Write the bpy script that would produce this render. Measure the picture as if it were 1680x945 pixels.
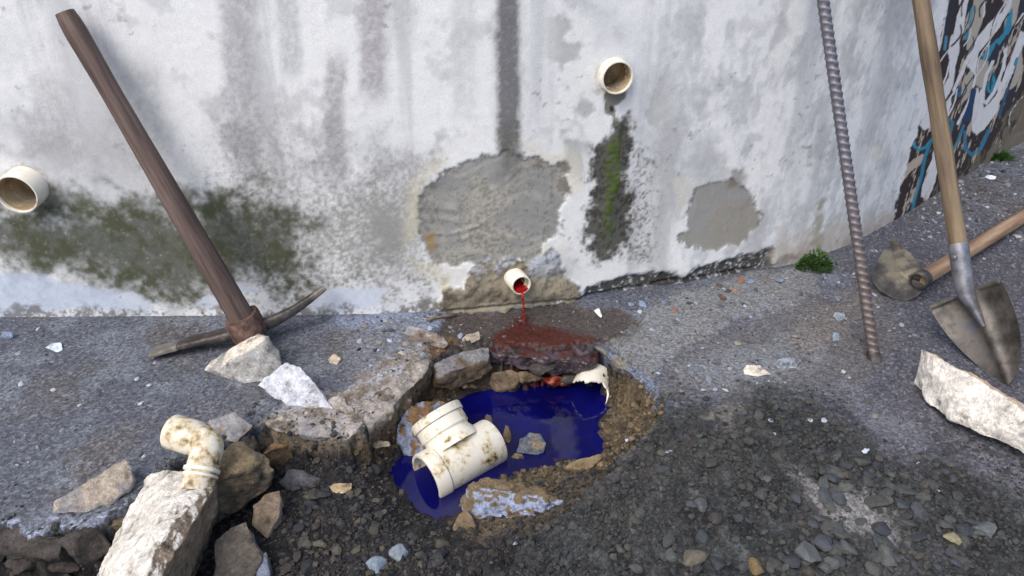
import bpy, bmesh, math, random
import numpy as np
from mathutils import Vector, Matrix, noise as mnoise

random.seed(7)
RNG = np.random.default_rng(11)
for o in list(bpy.data.objects):
    bpy.data.objects.remove(o)
S = bpy.context.scene
COL = S.collection

# ------------------------------------------------------------------ camera
H, PITCH, F, CX, CY = 1.0, math.radians(30), 1222.0, 840.0, 472.5
cam = bpy.data.cameras.new('camera')
cam.sensor_width = 36.0
cam.lens = 36.0 * F / 1680.0
cam.clip_start = 0.02
cam.clip_end = 500
camo = bpy.data.objects.new('camera', cam)
camo.location = (0, 0, H)
camo.rotation_euler = (math.pi / 2 - PITCH, 0, 0)
COL.objects.link(camo)
S.camera = camo

# ------------------------------------------------------------------ sky and light (open shade, soft)
SUN_EL, SUN_AZ = math.radians(52), math.radians(215)     # azimuth clockwise from +Y: behind the camera, to its left
w = bpy.data.worlds.new('World')
S.world = w
w.use_nodes = True
nt = w.node_tree
sky = nt.nodes.new('ShaderNodeTexSky')
sky.sky_type = 'NISHITA'
sky.sun_disc = False
sky.sun_elevation = SUN_EL
sky.sun_rotation = SUN_AZ
sky.air_density = 1.0
sky.dust_density = 4.0
sky.ozone_density = 0.6
bg = nt.nodes['Background']
bg.inputs['Strength'].default_value = 0.15
nt.links.new(sky.outputs[0], bg.inputs[0])
sun = bpy.data.lights.new('sun', 'SUN')
sun.energy = 1.0
sun.angle = math.radians(38)
sun.color = (1.0, 0.985, 0.94)
suno = bpy.data.objects.new('sun', sun)
COL.objects.link(suno)
sd = Vector((math.sin(SUN_AZ) * math.cos(SUN_EL), math.cos(SUN_AZ) * math.cos(SUN_EL), math.sin(SUN_EL)))
suno.rotation_euler = sd.to_track_quat('Z', 'Y').to_euler()
suno.location = (0, 0, 6)
vs = S.view_settings
vs.view_transform = 'Standard'
vs.look = 'None'
vs.gamma = 1
vs.use_curve_mapping = False
vs.exposure = 0.42

# ------------------------------------------------------------------ pixel <-> place
cp, sp = math.cos(PITCH), math.sin(PITCH)

def ray(u, v):
    dx, dy = (u - CX) / F, (CY - v) / F
    return Vector((dx, cp + dy * sp, -sp + dy * cp))

def P(u, v, z=0.0):
    d = ray(u, v)
    t = (z - H) / d.z
    return Vector((d.x * t, d.y * t, z))

def PY(u, v, y):
    d = ray(u, v)
    t = y / d.y
    return Vector((d.x * t, y, H + d.z * t))

def uv_of(x, y, z):
    fw = np.maximum(y * cp - (z - H) * sp, 0.05)
    up = y * sp + (z - H) * cp
    return CX + F * x / fw, CY - F * up / fw

# ------------------------------------------------------------------ numpy noise
_T = np.random.default_rng(3).random((256, 256))

def vnoise(x, y):
    xi, yi = np.floor(x).astype(np.int64), np.floor(y).astype(np.int64)
    fx, fy = x - xi, y - yi
    fx = fx * fx * (3 - 2 * fx)
    fy = fy * fy * (3 - 2 * fy)
    a = _T[xi & 255, yi & 255]; b = _T[(xi + 1) & 255, yi & 255]
    c = _T[xi & 255, (yi + 1) & 255]; d = _T[(xi + 1) & 255, (yi + 1) & 255]
    return (a * (1 - fx) + b * fx) * (1 - fy) + (c * (1 - fx) + d * fx) * fy

def fbm(x, y, f, octv=4, gain=0.55, off=0.0):
    s, a, n = 0, 1.0, 0
    x, y = x * f + off, y * f + off * 1.7
    for i in range(octv):
        s = s + a * vnoise(x, y); n += a; a *= gain
        x, y = x * 1.62 - y * 1.18 + 17.3, x * 1.18 + y * 1.62 + 5.1
    return s / n - 0.5            # about -0.5 .. 0.5

def ss(a, b, x):
    t = np.clip((x - a) / (b - a), 0, 1)
    return t * t * (3 - 2 * t)

def sdpoly(u, v, poly, margin=60):
    """signed distance in picture units, positive inside; far points get -margin"""
    poly = np.array(poly, float)
    out = np.full(u.shape, -float(margin))
    lo, hi = poly.min(0) - margin, poly.max(0) + margin
    m = (u > lo[0]) & (u < hi[0]) & (v > lo[1]) & (v < hi[1])
    if not m.any():
        return out
    px, py = u[m], v[m]
    d = np.full(px.shape, 1e18)
    ins = np.zeros(px.shape, bool)
    n = len(poly)
    for i in range(n):
        ax, ay = poly[i]; bx, by = poly[(i + 1) % n]
        ex, ey = bx - ax, by - ay
        wx, wy = px - ax, py - ay
        t = np.clip((wx * ex + wy * ey) / (ex * ex + ey * ey + 1e-9), 0, 1)
        d = np.minimum(d, (wx - ex * t) ** 2 + (wy - ey * t) ** 2)
        c = ((ay > py) != (by > py))
        with np.errstate(divide='ignore', invalid='ignore'):
            xin = ex * (py - ay) / (ey if ey else 1e-9) + ax
        ins ^= c & (px < xin)
    d = np.sqrt(d)
    out[m] = np.maximum(np.where(ins, d, -d), -margin)
    return out

def sdline(u, v, pts, margin=40):
    """distance to a polyline, in picture units"""
    out = np.full(u.shape, float(margin))
    pts = np.array(pts, float)
    lo, hi = pts.min(0) - margin, pts.max(0) + margin
    m = (u > lo[0]) & (u < hi[0]) & (v > lo[1]) & (v < hi[1])
    if not m.any():
        return out
    px, py = u[m], v[m]
    d = np.full(px.shape, 1e18)
    for i in range(len(pts) - 1):
        ax, ay = pts[i]; bx, by = pts[i + 1]
        ex, ey = bx - ax, by - ay
        wx, wy = px - ax, py - ay
        t = np.clip((wx * ex + wy * ey) / (ex * ex + ey * ey + 1e-9), 0, 1)
        d = np.minimum(d, (wx - ex * t) ** 2 + (wy - ey * t) ** 2)
    out[m] = np.minimum(np.sqrt(d), margin)
    return out

def lin(r, g, b, k=1.0):
    f = lambda c: (c / 12.92 if c <= 0.04045 else ((c + 0.055) / 1.055) ** 2.4)
    return np.array([f(r / 255) * k, f(g / 255) * k, f(b / 255) * k])

def mixc(c, m, col):
    return c + (np.asarray(col) - c) * m[:, None]

# ------------------------------------------------------------------ materials
def new_mat(name):
    m = bpy.data.materials.new(name)
    m.use_nodes = True
    n = m.node_tree
    return m, n, n.nodes['Principled BSDF']

def attr_mat(name, scale=250.0, amount=0.3, bump=0.3, bdist=0.002, rough=0.85, rough_attr=False, scale2=40.0, spec=0.35):
    """colour comes with the mesh; fine grain and fine relief from noise in object space"""
    m, n, b = new_mat(name)
    L = n.links
    at = n.nodes.new('ShaderNodeAttribute'); at.attribute_name = 'Col'
    tc = n.nodes.new('ShaderNodeTexCoord')
    nz = n.nodes.new('ShaderNodeTexNoise'); nz.inputs['Scale'].default_value = scale; nz.inputs['Detail'].default_value = 4
    nz2 = n.nodes.new('ShaderNodeTexNoise'); nz2.inputs['Scale'].default_value = scale2; nz2.inputs['Detail'].default_value = 5
    L.new(tc.outputs['Object'], nz.inputs['Vector']); L.new(tc.outputs['Object'], nz2.inputs['Vector'])
    mr = n.nodes.new('ShaderNodeMapRange')
    mr.inputs[1].default_value = 0.25; mr.inputs[2].default_value = 0.75
    mr.inputs[3].default_value = 1 - amount; mr.inputs[4].default_value = 1 + amount
    L.new(nz.outputs[0], mr.inputs[0])
    mr2 = n.nodes.new('ShaderNodeMapRange')
    mr2.inputs[1].default_value = 0.25; mr2.inputs[2].default_value = 0.75
    mr2.inputs[3].default_value = 1 - amount * 0.5; mr2.inputs[4].default_value = 1 + amount * 0.5
    L.new(nz2.outputs[0], mr2.inputs[0])
    mu = n.nodes.new('ShaderNodeMath'); mu.operation = 'MULTIPLY'
    L.new(mr.outputs[0], mu.inputs[0]); L.new(mr2.outputs[0], mu.inputs[1])
    vm = n.nodes.new('ShaderNodeVectorMath'); vm.operation = 'SCALE'
    L.new(at.outputs['Color'], vm.inputs[0]); L.new(mu.outputs[0], vm.inputs['Scale'])
    L.new(vm.outputs[0], b.inputs['Base Color'])
    bp = n.nodes.new('ShaderNodeBump'); bp.inputs['Strength'].default_value = bump; bp.inputs['Distance'].default_value = bdist
    L.new(nz.outputs[0], bp.inputs['Height']); L.new(bp.outputs[0], b.inputs['Normal'])
    b.inputs['Roughness'].default_value = rough
    b.inputs['Specular IOR Level'].default_value = spec
    if rough_attr:
        ra = n.nodes.new('ShaderNodeAttribute'); ra.attribute_name = 'Rough'
        L.new(ra.outputs['Fac'], b.inputs['Roughness'])
    return m

def noise_mat(name, cols, scale=20, detail=6, rough=0.6, bump=0.2, bdist=0.002, metallic=0.0, stretch=(1, 1, 1), pos=(0.35, 0.65), spec=0.4):
    m, n, b = new_mat(name)
    L = n.links
    tc = n.nodes.new('ShaderNodeTexCoord')
    mp = n.nodes.new('ShaderNodeMapping'); mp.inputs['Scale'].default_value = stretch
    nz = n.nodes.new('ShaderNodeTexNoise'); nz.inputs['Scale'].default_value = scale; nz.inputs['Detail'].default_value = detail
    nz.inputs['Roughness'].default_value = 0.65
    cr = n.nodes.new('ShaderNodeValToRGB')
    e = cr.color_ramp.elements
    k = len(cols)
    for i in range(k - 2):
        e.new(0.5)
    for i, c in enumerate(cols):
        e[i].position = pos[0] + (pos[1] - pos[0]) * i / (k - 1)
        e[i].color = (*c, 1)
    L.new(tc.outputs['Object'], mp.inputs[0]); L.new(mp.outputs[0], nz.inputs['Vector'])
    L.new(nz.outputs[0], cr.inputs[0]); L.new(cr.outputs[0], b.inputs['Base Color'])
    bp = n.nodes.new('ShaderNodeBump'); bp.inputs['Strength'].default_value = bump; bp.inputs['Distance'].default_value = bdist
    L.new(nz.outputs[0], bp.inputs['Height']); L.new(bp.outputs[0], b.inputs['Normal'])
    b.inputs['Roughness'].default_value = rough
    b.inputs['Metallic'].default_value = metallic
    b.inputs['Specular IOR Level'].default_value = spec
    return m

T = lambda r, g, b, k=1.0: tuple(lin(r, g, b, k))
M = {}
M['wall'] = attr_mat('wall_plaster', 330, 0.10, 0.35, 0.002, 0.9, scale2=60)
M['ground'] = attr_mat('ground_surface', 420, 0.42, 0.6, 0.003, 0.9, rough_attr=True, scale2=120)
def add_aggregate(m, scale, lo, hi):
    n = m.node_tree
    L = n.links
    b = n.nodes['Principled BSDF']
    src = b.inputs['Base Color'].links[0].from_socket
    tc = [q for q in n.nodes if q.type == 'TEX_COORD'][0]
    vo = n.nodes.new('ShaderNodeTexVoronoi'); vo.inputs['Scale'].default_value = scale
    L.new(tc.outputs['Object'], vo.inputs['Vector'])
    sx = n.nodes.new('ShaderNodeSeparateColor'); L.new(vo.outputs['Color'], sx.inputs[0])
    mr = n.nodes.new('ShaderNodeMapRange'); mr.interpolation_type = 'SMOOTHSTEP'
    mr.inputs[1].default_value = 0.0; mr.inputs[2].default_value = 1.0; mr.inputs[3].default_value = lo; mr.inputs[4].default_value = hi
    L.new(sx.outputs[0], mr.inputs[0])
    vm = n.nodes.new('ShaderNodeVectorMath'); vm.operation = 'SCALE'
    L.new(src, vm.inputs[0]); L.new(mr.outputs[0], vm.inputs['Scale'])
    L.new(vm.outputs[0], b.inputs['Base Color'])
add_aggregate(M['ground'], 210, .66, 1.36)
M['gravel'] = attr_mat('gravel_stone', 260, 0.25, 0.3, 0.001, 0.85, scale2=90)
M['rock'] = attr_mat('broken_concrete', 300, 0.26, 0.9, 0.003, 0.95, scale2=70)
add_aggregate(M['rock'], 170, .84, 1.16)
M['wet_rock'] = attr_mat('wet_stone', 260, 0.25, 0.6, 0.002, 0.28, scale2=70, spec=.5)
M['pvc'] = noise_mat('old_white_pvc', [T(150, 125, 80), T(205, 197, 175), T(228, 224, 210), T(232, 229, 218)], 22, 8, 0.42, 0.05, 0.001, pos=(0.27, 0.55))
M['pvc_dirty'] = noise_mat('dirty_pvc', [T(88, 72, 48), T(190, 176, 138), T(216, 210, 192), T(224, 220, 208)], 34, 9, 0.45, 0.1, 0.001, pos=(0.33, 0.52))
M['pvc_soiled'] = noise_mat('soiled_pvc', [T(84, 72, 54), T(172, 154, 118), T(208, 199, 176), T(222, 217, 204)], 48, 9, 0.5, 0.15, 0.001, pos=(0.33, 0.60))
M['pvc_inside'] = noise_mat('pipe_inside_dirt', [T(128, 108, 80), T(178, 160, 130), T(206, 194, 172)], 14, 5, 0.6, 0.1, 0.001)
M['pvc_white'] = noise_mat('fresh_pvc', [T(225, 222, 210), T(236, 235, 228)], 30, 5, 0.45, 0.03, 0.001)
M['red_inside'] = noise_mat('red_film', [T(130, 20, 20), T(180, 30, 28)], 40, 3, 0.15, 0.05, 0.001)
M['old_wood'] = noise_mat('old_dark_wood', [T(68, 56, 54), T(98, 83, 78), T(116, 100, 94)], 60, 6, 0.75, 0.3, 0.0015, stretch=(1, 1, 0.06))
M['tan_wood'] = noise_mat('worn_tan_wood', [T(74, 62, 50), T(112, 97, 79), T(136, 121, 98)], 45, 6, 0.7, 0.25, 0.0015, stretch=(1, 1, 0.07))
M['orange_wood'] = noise_mat('varnished_wood', [T(108, 86, 68), T(150, 122, 98), T(172, 148, 124)], 45, 6, 0.55, 0.2, 0.001, stretch=(1, 1, 0.08))
M['rust_iron'] = noise_mat('rusty_iron', [T(66, 54, 50), T(104, 80, 72), T(126, 106, 98)], 45, 7, 0.75, 0.35, 0.0015, metallic=0.25)
M['worn_iron'] = noise_mat('worn_iron', [T(58, 55, 55), T(84, 79, 77), T(116, 110, 106)], 35, 6, 0.5, 0.25, 0.0015, metallic=0.5)
M['tip_iron'] = noise_mat('bare_worn_steel', [T(104, 99, 93), T(144, 138, 130)], 50, 5, 0.5, 0.2, 0.001, metallic=0.4)
M['blade'] = noise_mat('muddy_steel', [T(54, 50, 47), T(80, 77, 74), T(114, 109, 104), T(94, 98, 106)], 14, 6, 0.48, 0.2, 0.001, metallic=0.45, pos=(0.3, 0.68))
M['hoe'] = noise_mat('hoe_steel', [T(52, 50, 52), T(76, 74, 73), T(122, 116, 102)], 13, 6, 0.55, 0.2, 0.001, metallic=0.35, pos=(0.38, 0.62))
M['bare'] = noise_mat('bare_steel', [T(95, 97, 105), T(150, 152, 160)], 30, 5, 0.38, 0.1, 0.001, metallic=0.6)

def glossy(name, col, rough, trans=0.0, spec=0.5):
    m, n, b = new_mat(name)
    b.inputs['Base Color'].default_value = (*col, 1)
    b.inputs['Roughness'].default_value = rough
    b.inputs['Specular IOR Level'].default_value = spec
    b.inputs['Transmission Weight'].default_value = trans
    return m, n, b

def water_mat():
    m, n, b = glossy('blue_dyed_water', T(8, 8, 105), 0.06)
    nz = n.nodes.new('ShaderNodeTexNoise'); nz.inputs['Scale'].default_value = 4; nz.inputs['Detail'].default_value = 4
    cr = n.nodes.new('ShaderNodeValToRGB')
    cr.color_ramp.elements[0].position = 0.35; cr.color_ramp.elements[0].color = (*T(6, 6, 62), 1)
    cr.color_ramp.elements[1].position = 0.7; cr.color_ramp.elements[1].color = (*T(12, 14, 94), 1)
    n.links.new(nz.outputs[0], cr.inputs[0]); n.links.new(cr.outputs[0], b.inputs['Base Color'])
    nb = n.nodes.new('ShaderNodeTexNoise'); nb.inputs['Scale'].default_value = 25
    bp = n.nodes.new('ShaderNodeBump'); bp.inputs['Strength'].default_value = 0.05; bp.inputs['Distance'].default_value = 0.002
    n.links.new(nb.outputs[0], bp.inputs['Height']); n.links.new(bp.outputs[0], b.inputs['Normal'])
    return m
M['water'] = water_mat()
M['red'], _, _ = glossy('red_liquid', T(160, 30, 26), 0.08)
M['leaf'] = noise_mat('weed_leaf', [T(30, 58, 18), T(48, 88, 28), T(72, 112, 42)], 60, 3, 0.6, 0.1, 0.001)
M['stem'] = noise_mat('weed_stem', [T(70, 95, 40), T(95, 115, 60)], 60, 3, 0.7, 0.1, 0.001)

# ------------------------------------------------------------------ object helpers
def link(name, me, mat=None, parent=None):
    o = bpy.data.objects.new(name, me)
    COL.objects.link(o)
    if mat is not None:
        me.materials.append(mat)
    if parent is not None:
        o.parent = parent
    return o

def tag(o, label=None, cat=None, group=None, kind=None):
    if label: o['label'] = label
    if cat: o['category'] = cat
    if group: o['group'] = group
    if kind: o['kind'] = kind
    return o

def empty(name, loc=(0, 0, 0)):
    o = bpy.data.objects.new(name, None)
    o.location = loc
    o.empty_display_size = 0.05
    COL.objects.link(o)
    return o

def set_col(me, cols, name='Col'):
    a = me.attributes.new(name, 'FLOAT_COLOR', 'POINT')
    d = np.ones((len(me.vertices), 4), np.float32)
    d[:, :3] = np.clip(cols, 0.001, 1)
    a.data.foreach_set('color', d.ravel())

def set_f(me, vals, name):
    a = me.attributes.new(name, 'FLOAT', 'POINT')
    a.data.foreach_set('value', np.asarray(vals, np.float32))

def np_mesh(name, verts, faces, smooth=True):
    """verts (n,3); faces (m,3) or (m,4) arrays"""
    me = bpy.data.meshes.new(name)
    verts = np.ascontiguousarray(verts, np.float32)
    faces = np.ascontiguousarray(faces, np.int32)
    k = faces.shape[1]
    me.vertices.add(len(verts)); me.vertices.foreach_set('co', verts.ravel())
    me.loops.add(faces.size); me.loops.foreach_set('vertex_index', faces.ravel())
    me.polygons.add(len(faces))
    me.polygons.foreach_set('loop_start', np.arange(0, faces.size, k, dtype=np.int32))
    me.polygons.foreach_set('use_smooth', np.full(len(faces), smooth))
    me.update(calc_edges=True)
    return me

def grid_faces(nr, nc):
    i = np.arange(nr - 1)[:, None] * nc + np.arange(nc - 1)[None, :]
    i = i.ravel()
    return np.stack([i, i + 1, i + nc + 1, i + nc], 1)

def frame(d, hint=(0, 0, 1)):
    d = Vector(d).normalized()
    h = Vector(hint)
    if abs(d.dot(h)) > 0.97:
        h = Vector((0, 1, 0))
    a = h.cross(d).normalized()
    b = d.cross(a).normalized()
    return d, a, b

def sweep(pts, prof, n=24, hint=(0, 0, 1), cap=True, power=2.0, jitter=0.0):
    """tube along pts; prof(i, t) -> (ra, rb) half sizes; superellipse cross-section"""
    pts = [Vector(p) for p in pts]
    rings = []
    N = len(pts)
    for i, p in enumerate(pts):
        d = (pts[min(i + 1, N - 1)] - pts[max(i - 1, 0)])
        d, a, b = frame(d, hint)
        ra, rb = prof(i, i / (N - 1))
        ring = []
        for k in range(n):
            th = 2 * math.pi * k / n
            c, s_ = math.cos(th), math.sin(th)
            x = math.copysign(abs(c) ** (2 / power), c) * ra
            y = math.copysign(abs(s_) ** (2 / power), s_) * rb
            q = p + a * x + b * y
            if jitter:
                q += (mnoise.noise_vector(q * 30)) * jitter
            ring.append(q)
        rings.append(ring)
    v = [q for r in rings for q in r]
    f = []
    for i in range(N - 1):
        for k in range(n):
            k2 = (k + 1) % n
            f.append((i * n + k, i * n + k2, (i + 1) * n + k2, (i + 1) * n + k))
    if cap:
        f.append(tuple(reversed(range(n))))
        f.append(tuple(range((N - 1) * n, N * n)))
    return v, f

def pymesh(name, v, f, smooth=True, sharp=None):
    me = bpy.data.meshes.new(name)
    me.from_pydata([tuple(q) for q in v], [], f)
    me.update()
    bm = bmesh.new(); bm.from_mesh(me)
    bmesh.ops.recalc_face_normals(bm, faces=bm.faces)
    bm.to_mesh(me); bm.free()
    if smooth:
        me.shade_smooth()
        if sharp:
            me.set_sharp_from_angle(angle=math.radians(sharp))
    return me

def link_axis(name, v_, f_, mat, root, axis, sharp=50):
    """part whose own Z runs along the axis, so that wood grain follows it"""
    Q = Vector((0, 0, 1)).rotation_difference(Vector(axis).normalized()).to_matrix().to_4x4()
    o0 = Vector(v_[0])
    Mx = Matrix.Translation(o0) @ Q
    inv = Mx.inverted()
    o = link(name, pymesh(name, [inv @ Vector(q) for q in v_], f_, sharp=sharp), mat, root)
    o.matrix_local = Matrix.Translation(-Vector(root.location)) @ Mx
    return o

def lathe_tube(o_, d, prof, n=40, hint=(0, 0, 1)):
    """closed profile of (distance along d, radius) revolved round the axis"""
    d, a, b = frame(d, hint)
    o_ = Vector(o_)
    v, f = [], []
    m = len(prof)
    for (t, r) in prof:
        for k in range(n):
            th = 2 * math.pi * k / n
            v.append(o_ + d * t + (a * math.cos(th) + b * math.sin(th)) * r)
    for i in range(m):
        j = (i + 1) % m
        for k in range(n):
            k2 = (k + 1) % n
            f.append((i * n + k, i * n + k2, j * n + k2, j * n + k))
    return v, f

# ------------------------------------------------------------------ the ground: heights
xs_f = np.arange(-1.75, 1.75, 0.0047)
def grow(a, step, lim, k=1.35):
    r = []
    while abs(a) < lim:
        step *= k; a += step; r.append(a)
    return r
xs = np.array(sorted(grow(-1.75, -0.0047, 80)) + list(xs_f) + grow(xs_f[-1], 0.0047, 80))
ys_f = np.concatenate([np.arange(0.62, 1.72, 0.0042), np.arange(1.72, 2.7, 0.009)])
ys = np.array(sorted(grow(0.62, -0.0042, 60)) + list(ys_f) + grow(ys_f[-1], 0.009, 80))
GX, GY = np.meshgrid(xs, ys)
gx, gy = GX.ravel(), GY.ravel()
inner = (gx > -2.2) & (gx < 3.2) & (gy > 0.4) & (gy < 3.6)
u0, v0 = uv_of(gx, gy, np.zeros_like(gx))
u0 = np.where(inner, u0, -9999); v0 = np.where(inner, v0, -9999)

DIG = [(-160, 890), (-60, 872), (0, 862), (60, 880), (140, 884), (212, 836), (250, 800), (300, 768), (335, 735), (395, 722), (450, 703), (520, 716),
       (570, 720), (602, 703), (642, 664), (682, 622), (704, 584), (730, 572), (800, 560), (850, 562), (930, 556), (985, 558), (1034, 594),
       (1070, 636), (1092, 660), (1090, 690), (1050, 740), (1000, 800), (930, 850), (860, 900), (800, 960), (760, 1100), (-160, 1300)]
wn = fbm(gx, gy, 18, 4)
wn2 = fbm(gx, gy, 70, 3, off=31)
sdD = sdpoly(u0, v0, DIG, 90) + wn * 26 + wn2 * 12
mD = ss(-7, 15, sdD + wn2 * 22 + wn * 10)

ZW = -0.11
ctl = [(850, 680, -.165), (930, 660, -.165), (800, 720, -.155), (720, 810, -.15), (690, 795, -.15), (900, 715, -.155), (950, 700, -.155), (790, 668, -.145),
       (955, 625, -.15), (880, 640, -.14), (670, 775, -.13),
       (992, 738, -.108), (870, 772, -.108), (805, 790, -.108), (765, 815, -.108), (742, 852, -.106), (690, 838, -.106), (650, 800, -.106), (632, 765, -.104),
       (690, 672, -.106), (760, 650, -.106), (830, 632, -.106), (1003, 640, -.108), (984, 690, -.109), (920, 757, -.109),
       (1050, 660, -.05), (1086, 650, -.015), (1060, 700, -.04), (1010, 765, -.055), (950, 795, -.055), (1025, 720, -.07), (1020, 660, -.085),
       (860, 800, -.088), (850, 850, -.06), (770, 850, -.09), (760, 905, -.03), (880, 890, .004), (1000, 820, .006), (1090, 720, .0), (1090, 690, -.008),
       (615, 770, -.08), (600, 830, -.06), (500, 780, -.055), (450, 830, -.065), (400, 880, -.075), (300, 930, -.085), (620, 900, -.035), (700, 905, -.03),
       (100, 930, -.10), (0, 930, -.10), (200, 900, -.10), (-100, 930, -.10), (662, 700, -.10), (632, 730, -.088), (700, 640, -.088), (540, 755, -.05),
       (560, 900, -.05), (690, 868, -.07), (460, 760, -.055), (760, 612, -.06), (735, 630, -.075), (850, 612, -.085), (760, 592, -.03), (930, 596, -.10), (1000, 600, -.09),
       (800, 940, .0), (600, 1000, -.04), (300, 1000, -.09), (0, 1000, -.11), (900, 1000, .02), (100, 1150, -.1), (700, 1150, -.02), (1040, 615, -.05), (1085, 670, -.02)]
cpts = np.array([[*P(u, v, z)] for u, v, z in ctl])

def tps(cx, cy, cz, x, y, lam=2e-5):
    n = len(cx)
    def K(r2):
        return np.where(r2 > 1e-12, 0.5 * r2 * np.log(np.maximum(r2, 1e-12)), 0)
    A = np.zeros((n + 3, n + 3))
    A[:n, :n] = K((cx[:, None] - cx) ** 2 + (cy[:, None] - cy) ** 2) + lam * np.eye(n)
    A[:n, n] = 1; A[:n, n + 1] = cx; A[:n, n + 2] = cy
    A[n, :n] = 1; A[n + 1, :n] = cx; A[n + 2, :n] = cy
    w_ = np.linalg.solve(A, np.concatenate([cz, [0, 0, 0]]))
    o_ = w_[n] + w_[n + 1] * x + w_[n + 2] * y
    for i in range(n):
        o_ = o_ + w_[i] * K((x - cx[i]) ** 2 + (y - cy[i]) ** 2)
    return o_

zB = np.full(gx.shape, -0.08)
msel = (mD > 0)
zB[msel] = np.clip(tps(cpts[:, 0], cpts[:, 1], cpts[:, 2], gx[msel], gy[msel]), -0.19, 0.05)

GRAV = [(1085, 668), (1130, 660), (1180, 662), (1255, 640), (1330, 643), (1400, 690), (1450, 745), (1490, 760), (1560, 730), (1640, 760), (1760, 820),
        (1800, 1200), (-200, 1200), (-200, 890)] + DIG[1:17] + [(760, 800), (900, 790), (1000, 760)]
sdG = sdpoly(u0, v0, GRAV, 90) + wn * 40
mG = ss(-10, 10, sdG)
g2 = lambda px, py, s_: np.exp(-(((gx - P(px, py).x) ** 2 + (gy - P(px, py).y) ** 2) / (2 * s_ * s_)))
zA = 0.040 * g2(1120, 800, .15) * mG + 0.02 * g2(1330, 740, .13) * mG + 0.022 * g2(1010, 900, .18) * mG + 0.016 * g2(1560, 830, .15) * mG
zA = zA + 0.004 * fbm(gx, gy, 3, 3, off=9) + np.where(inner, 0.0032 * fbm(gx, gy, 90, 3, off=50), 0)
# kerb-like concrete lip along the dig on the left, broken edge
lip = sdpoly(u0, v0, [(430, 690), (480, 652), (560, 640), (620, 600), (690, 555), (715, 585), (690, 625), (645, 668), (600, 710), (570, 726), (520, 720), (450, 708)], 60)
lipm = ss(-8, 14, lip + wn * 30)
zA = zA + lipm * (0.010 * fbm(gx, gy, 26, 4, off=77) + 0.004)
AP = [(1060, 512), (1130, 474), (1240, 444), (1310, 436), (1352, 452), (1340, 478), (1285, 498), (1200, 528), (1150, 562), (1100, 592), (1062, 640), (1030, 600), (985, 572), (1010, 560), (1050, 540)]
apm = ss(-4, 4, sdpoly(u0, v0, AP, 60) + wn * 16 + wn2 * 8)
zA = zA + apm * 0.006
# low trough where the liquid stands, along the foot of the wall
WET = [(735, 512), (950, 498), (1010, 508), (1062, 528), (1035, 555), (985, 574), (930, 573), (850, 583), (800, 578), (730, 586), (705, 588), (712, 552)]
wetm = ss(-8, 10, sdpoly(u0, v0, WET, 60) + wn * 24)
zA = zA - wetm * 0.010
lump = fbm(gx, gy, 34, 4, gain=0.6, off=13)
fine = fbm(gx, gy, 130, 3, gain=0.6, off=3)
gz = zA * (1 - mD) + (zB + 0.019 * lump + 0.008 * fine) * mD + (4 * mD * (1 - mD)) * np.where(inner, 0.030 * lump + 0.020 * fine, 0)
gz = gz + mG * (1 - mD) * (0.013 * lump + 0.009 * fine)
gz = np.where(inner, gz, 0.0)

# ------------------------------------------------------------------ the ground: colours
u1, v1 = uv_of(gx, gy, gz)
u1 = np.where(inner, u1, -9999); v1 = np.where(inner, v1, -9999)
n1 = fbm(gx, gy, 5, 4, off=1); n2 = fbm(gx, gy, 40, 4, off=2); n3 = fbm(gx, gy, 220, 2, off=8)
KG = 0.72
gc = np.tile(lin(103, 105, 116, KG), (gx.size, 1))
gc = mixc(gc, ss(-.05, .25, n1) * .8, lin(110, 104, 104, KG))
gc = mixc(gc, ss(.02, .22, fbm(gx, gy, 9, 4, off=61)) * 0.7, lin(132, 136, 148, KG))
gc = mixc(gc, ss(1330, 1480, u1) * ss(300, 420, v1) * 0.8, lin(92, 89, 98, KG))
gc = gc * np.array([.95, 1.03, 1.06])
# aggregate showing in the worn asphalt
gc = mixc(gc, ss(.14, .26, n3) * 0.55, lin(160, 160, 168, KG))
gc = mixc(gc, ss(-.14, -.26, n3) * 0.5, lin(62, 60, 64, KG))
rough = np.full(gx.shape, 0.9)

def zone(poly, col, soft=6, warp=20, amt=1.0, k=KG, warp2=10):
    global gc
    m = ss(-soft, soft, sdpoly(u1, v1, poly, 80) + wn * warp + wn2 * warp2) * amt
    gc = mixc(gc, m, lin(*col, k))
    return m

zone([(1085, 560), (1200, 530), (1330, 490), (1440, 470), (1480, 560), (1400, 640), (1250, 650), (1120, 660), (1085, 640)], (112, 110, 112), 20, 50, 0.8)
zone([(1085, 590), (1180, 570), (1270, 550), (1350, 570), (1300, 625), (1150, 660)], (136, 141, 148), 26, 110, 0.8)
zone([(1290, 560), (1330, 520), (1380, 490), (1440, 480), (1420, 520), (1370, 560), (1300, 590)], (132, 126, 122), 12, 60, 0.6)
zone([(545, 522), (640, 508), (700, 508), (748, 500), (722, 535), (690, 550), (640, 545), (560, 537)], (142, 154, 176), 5, 20, 0.85)
zone([(590, 540), (700, 530), (715, 570), (680, 600), (620, 620), (540, 600)], (132, 136, 146), 14, 50, 0.75)
mlip = zone([(430, 690), (480, 652), (560, 640), (620, 600), (690, 555), (715, 585), (690, 625), (645, 668), (600, 710), (570, 726), (520, 720), (450, 708)], (160, 152, 144), 7, 40, 0.9)
gc = mixc(gc, mlip * ss(.0, .2, n2) * 0.6, lin(178, 184, 200, KG))
gc = mixc(gc, mlip * ss(-.02, -.2, n2) * 0.7, lin(112, 98, 84, KG))
zone(WET, (84, 76, 72), 6, 26, 0.9)
zone([(700, 572), (742, 552), (765, 575), (735, 592), (708, 605)], (138, 108, 76), 5, 26, 0.85)
m = zone(AP, (140, 143, 146), 7, 34, 0.85, warp2=20)
gc = mixc(gc, m * ss(.05, .2, n1 + n2 * .6) * .6, lin(128, 132, 140, KG))
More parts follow.
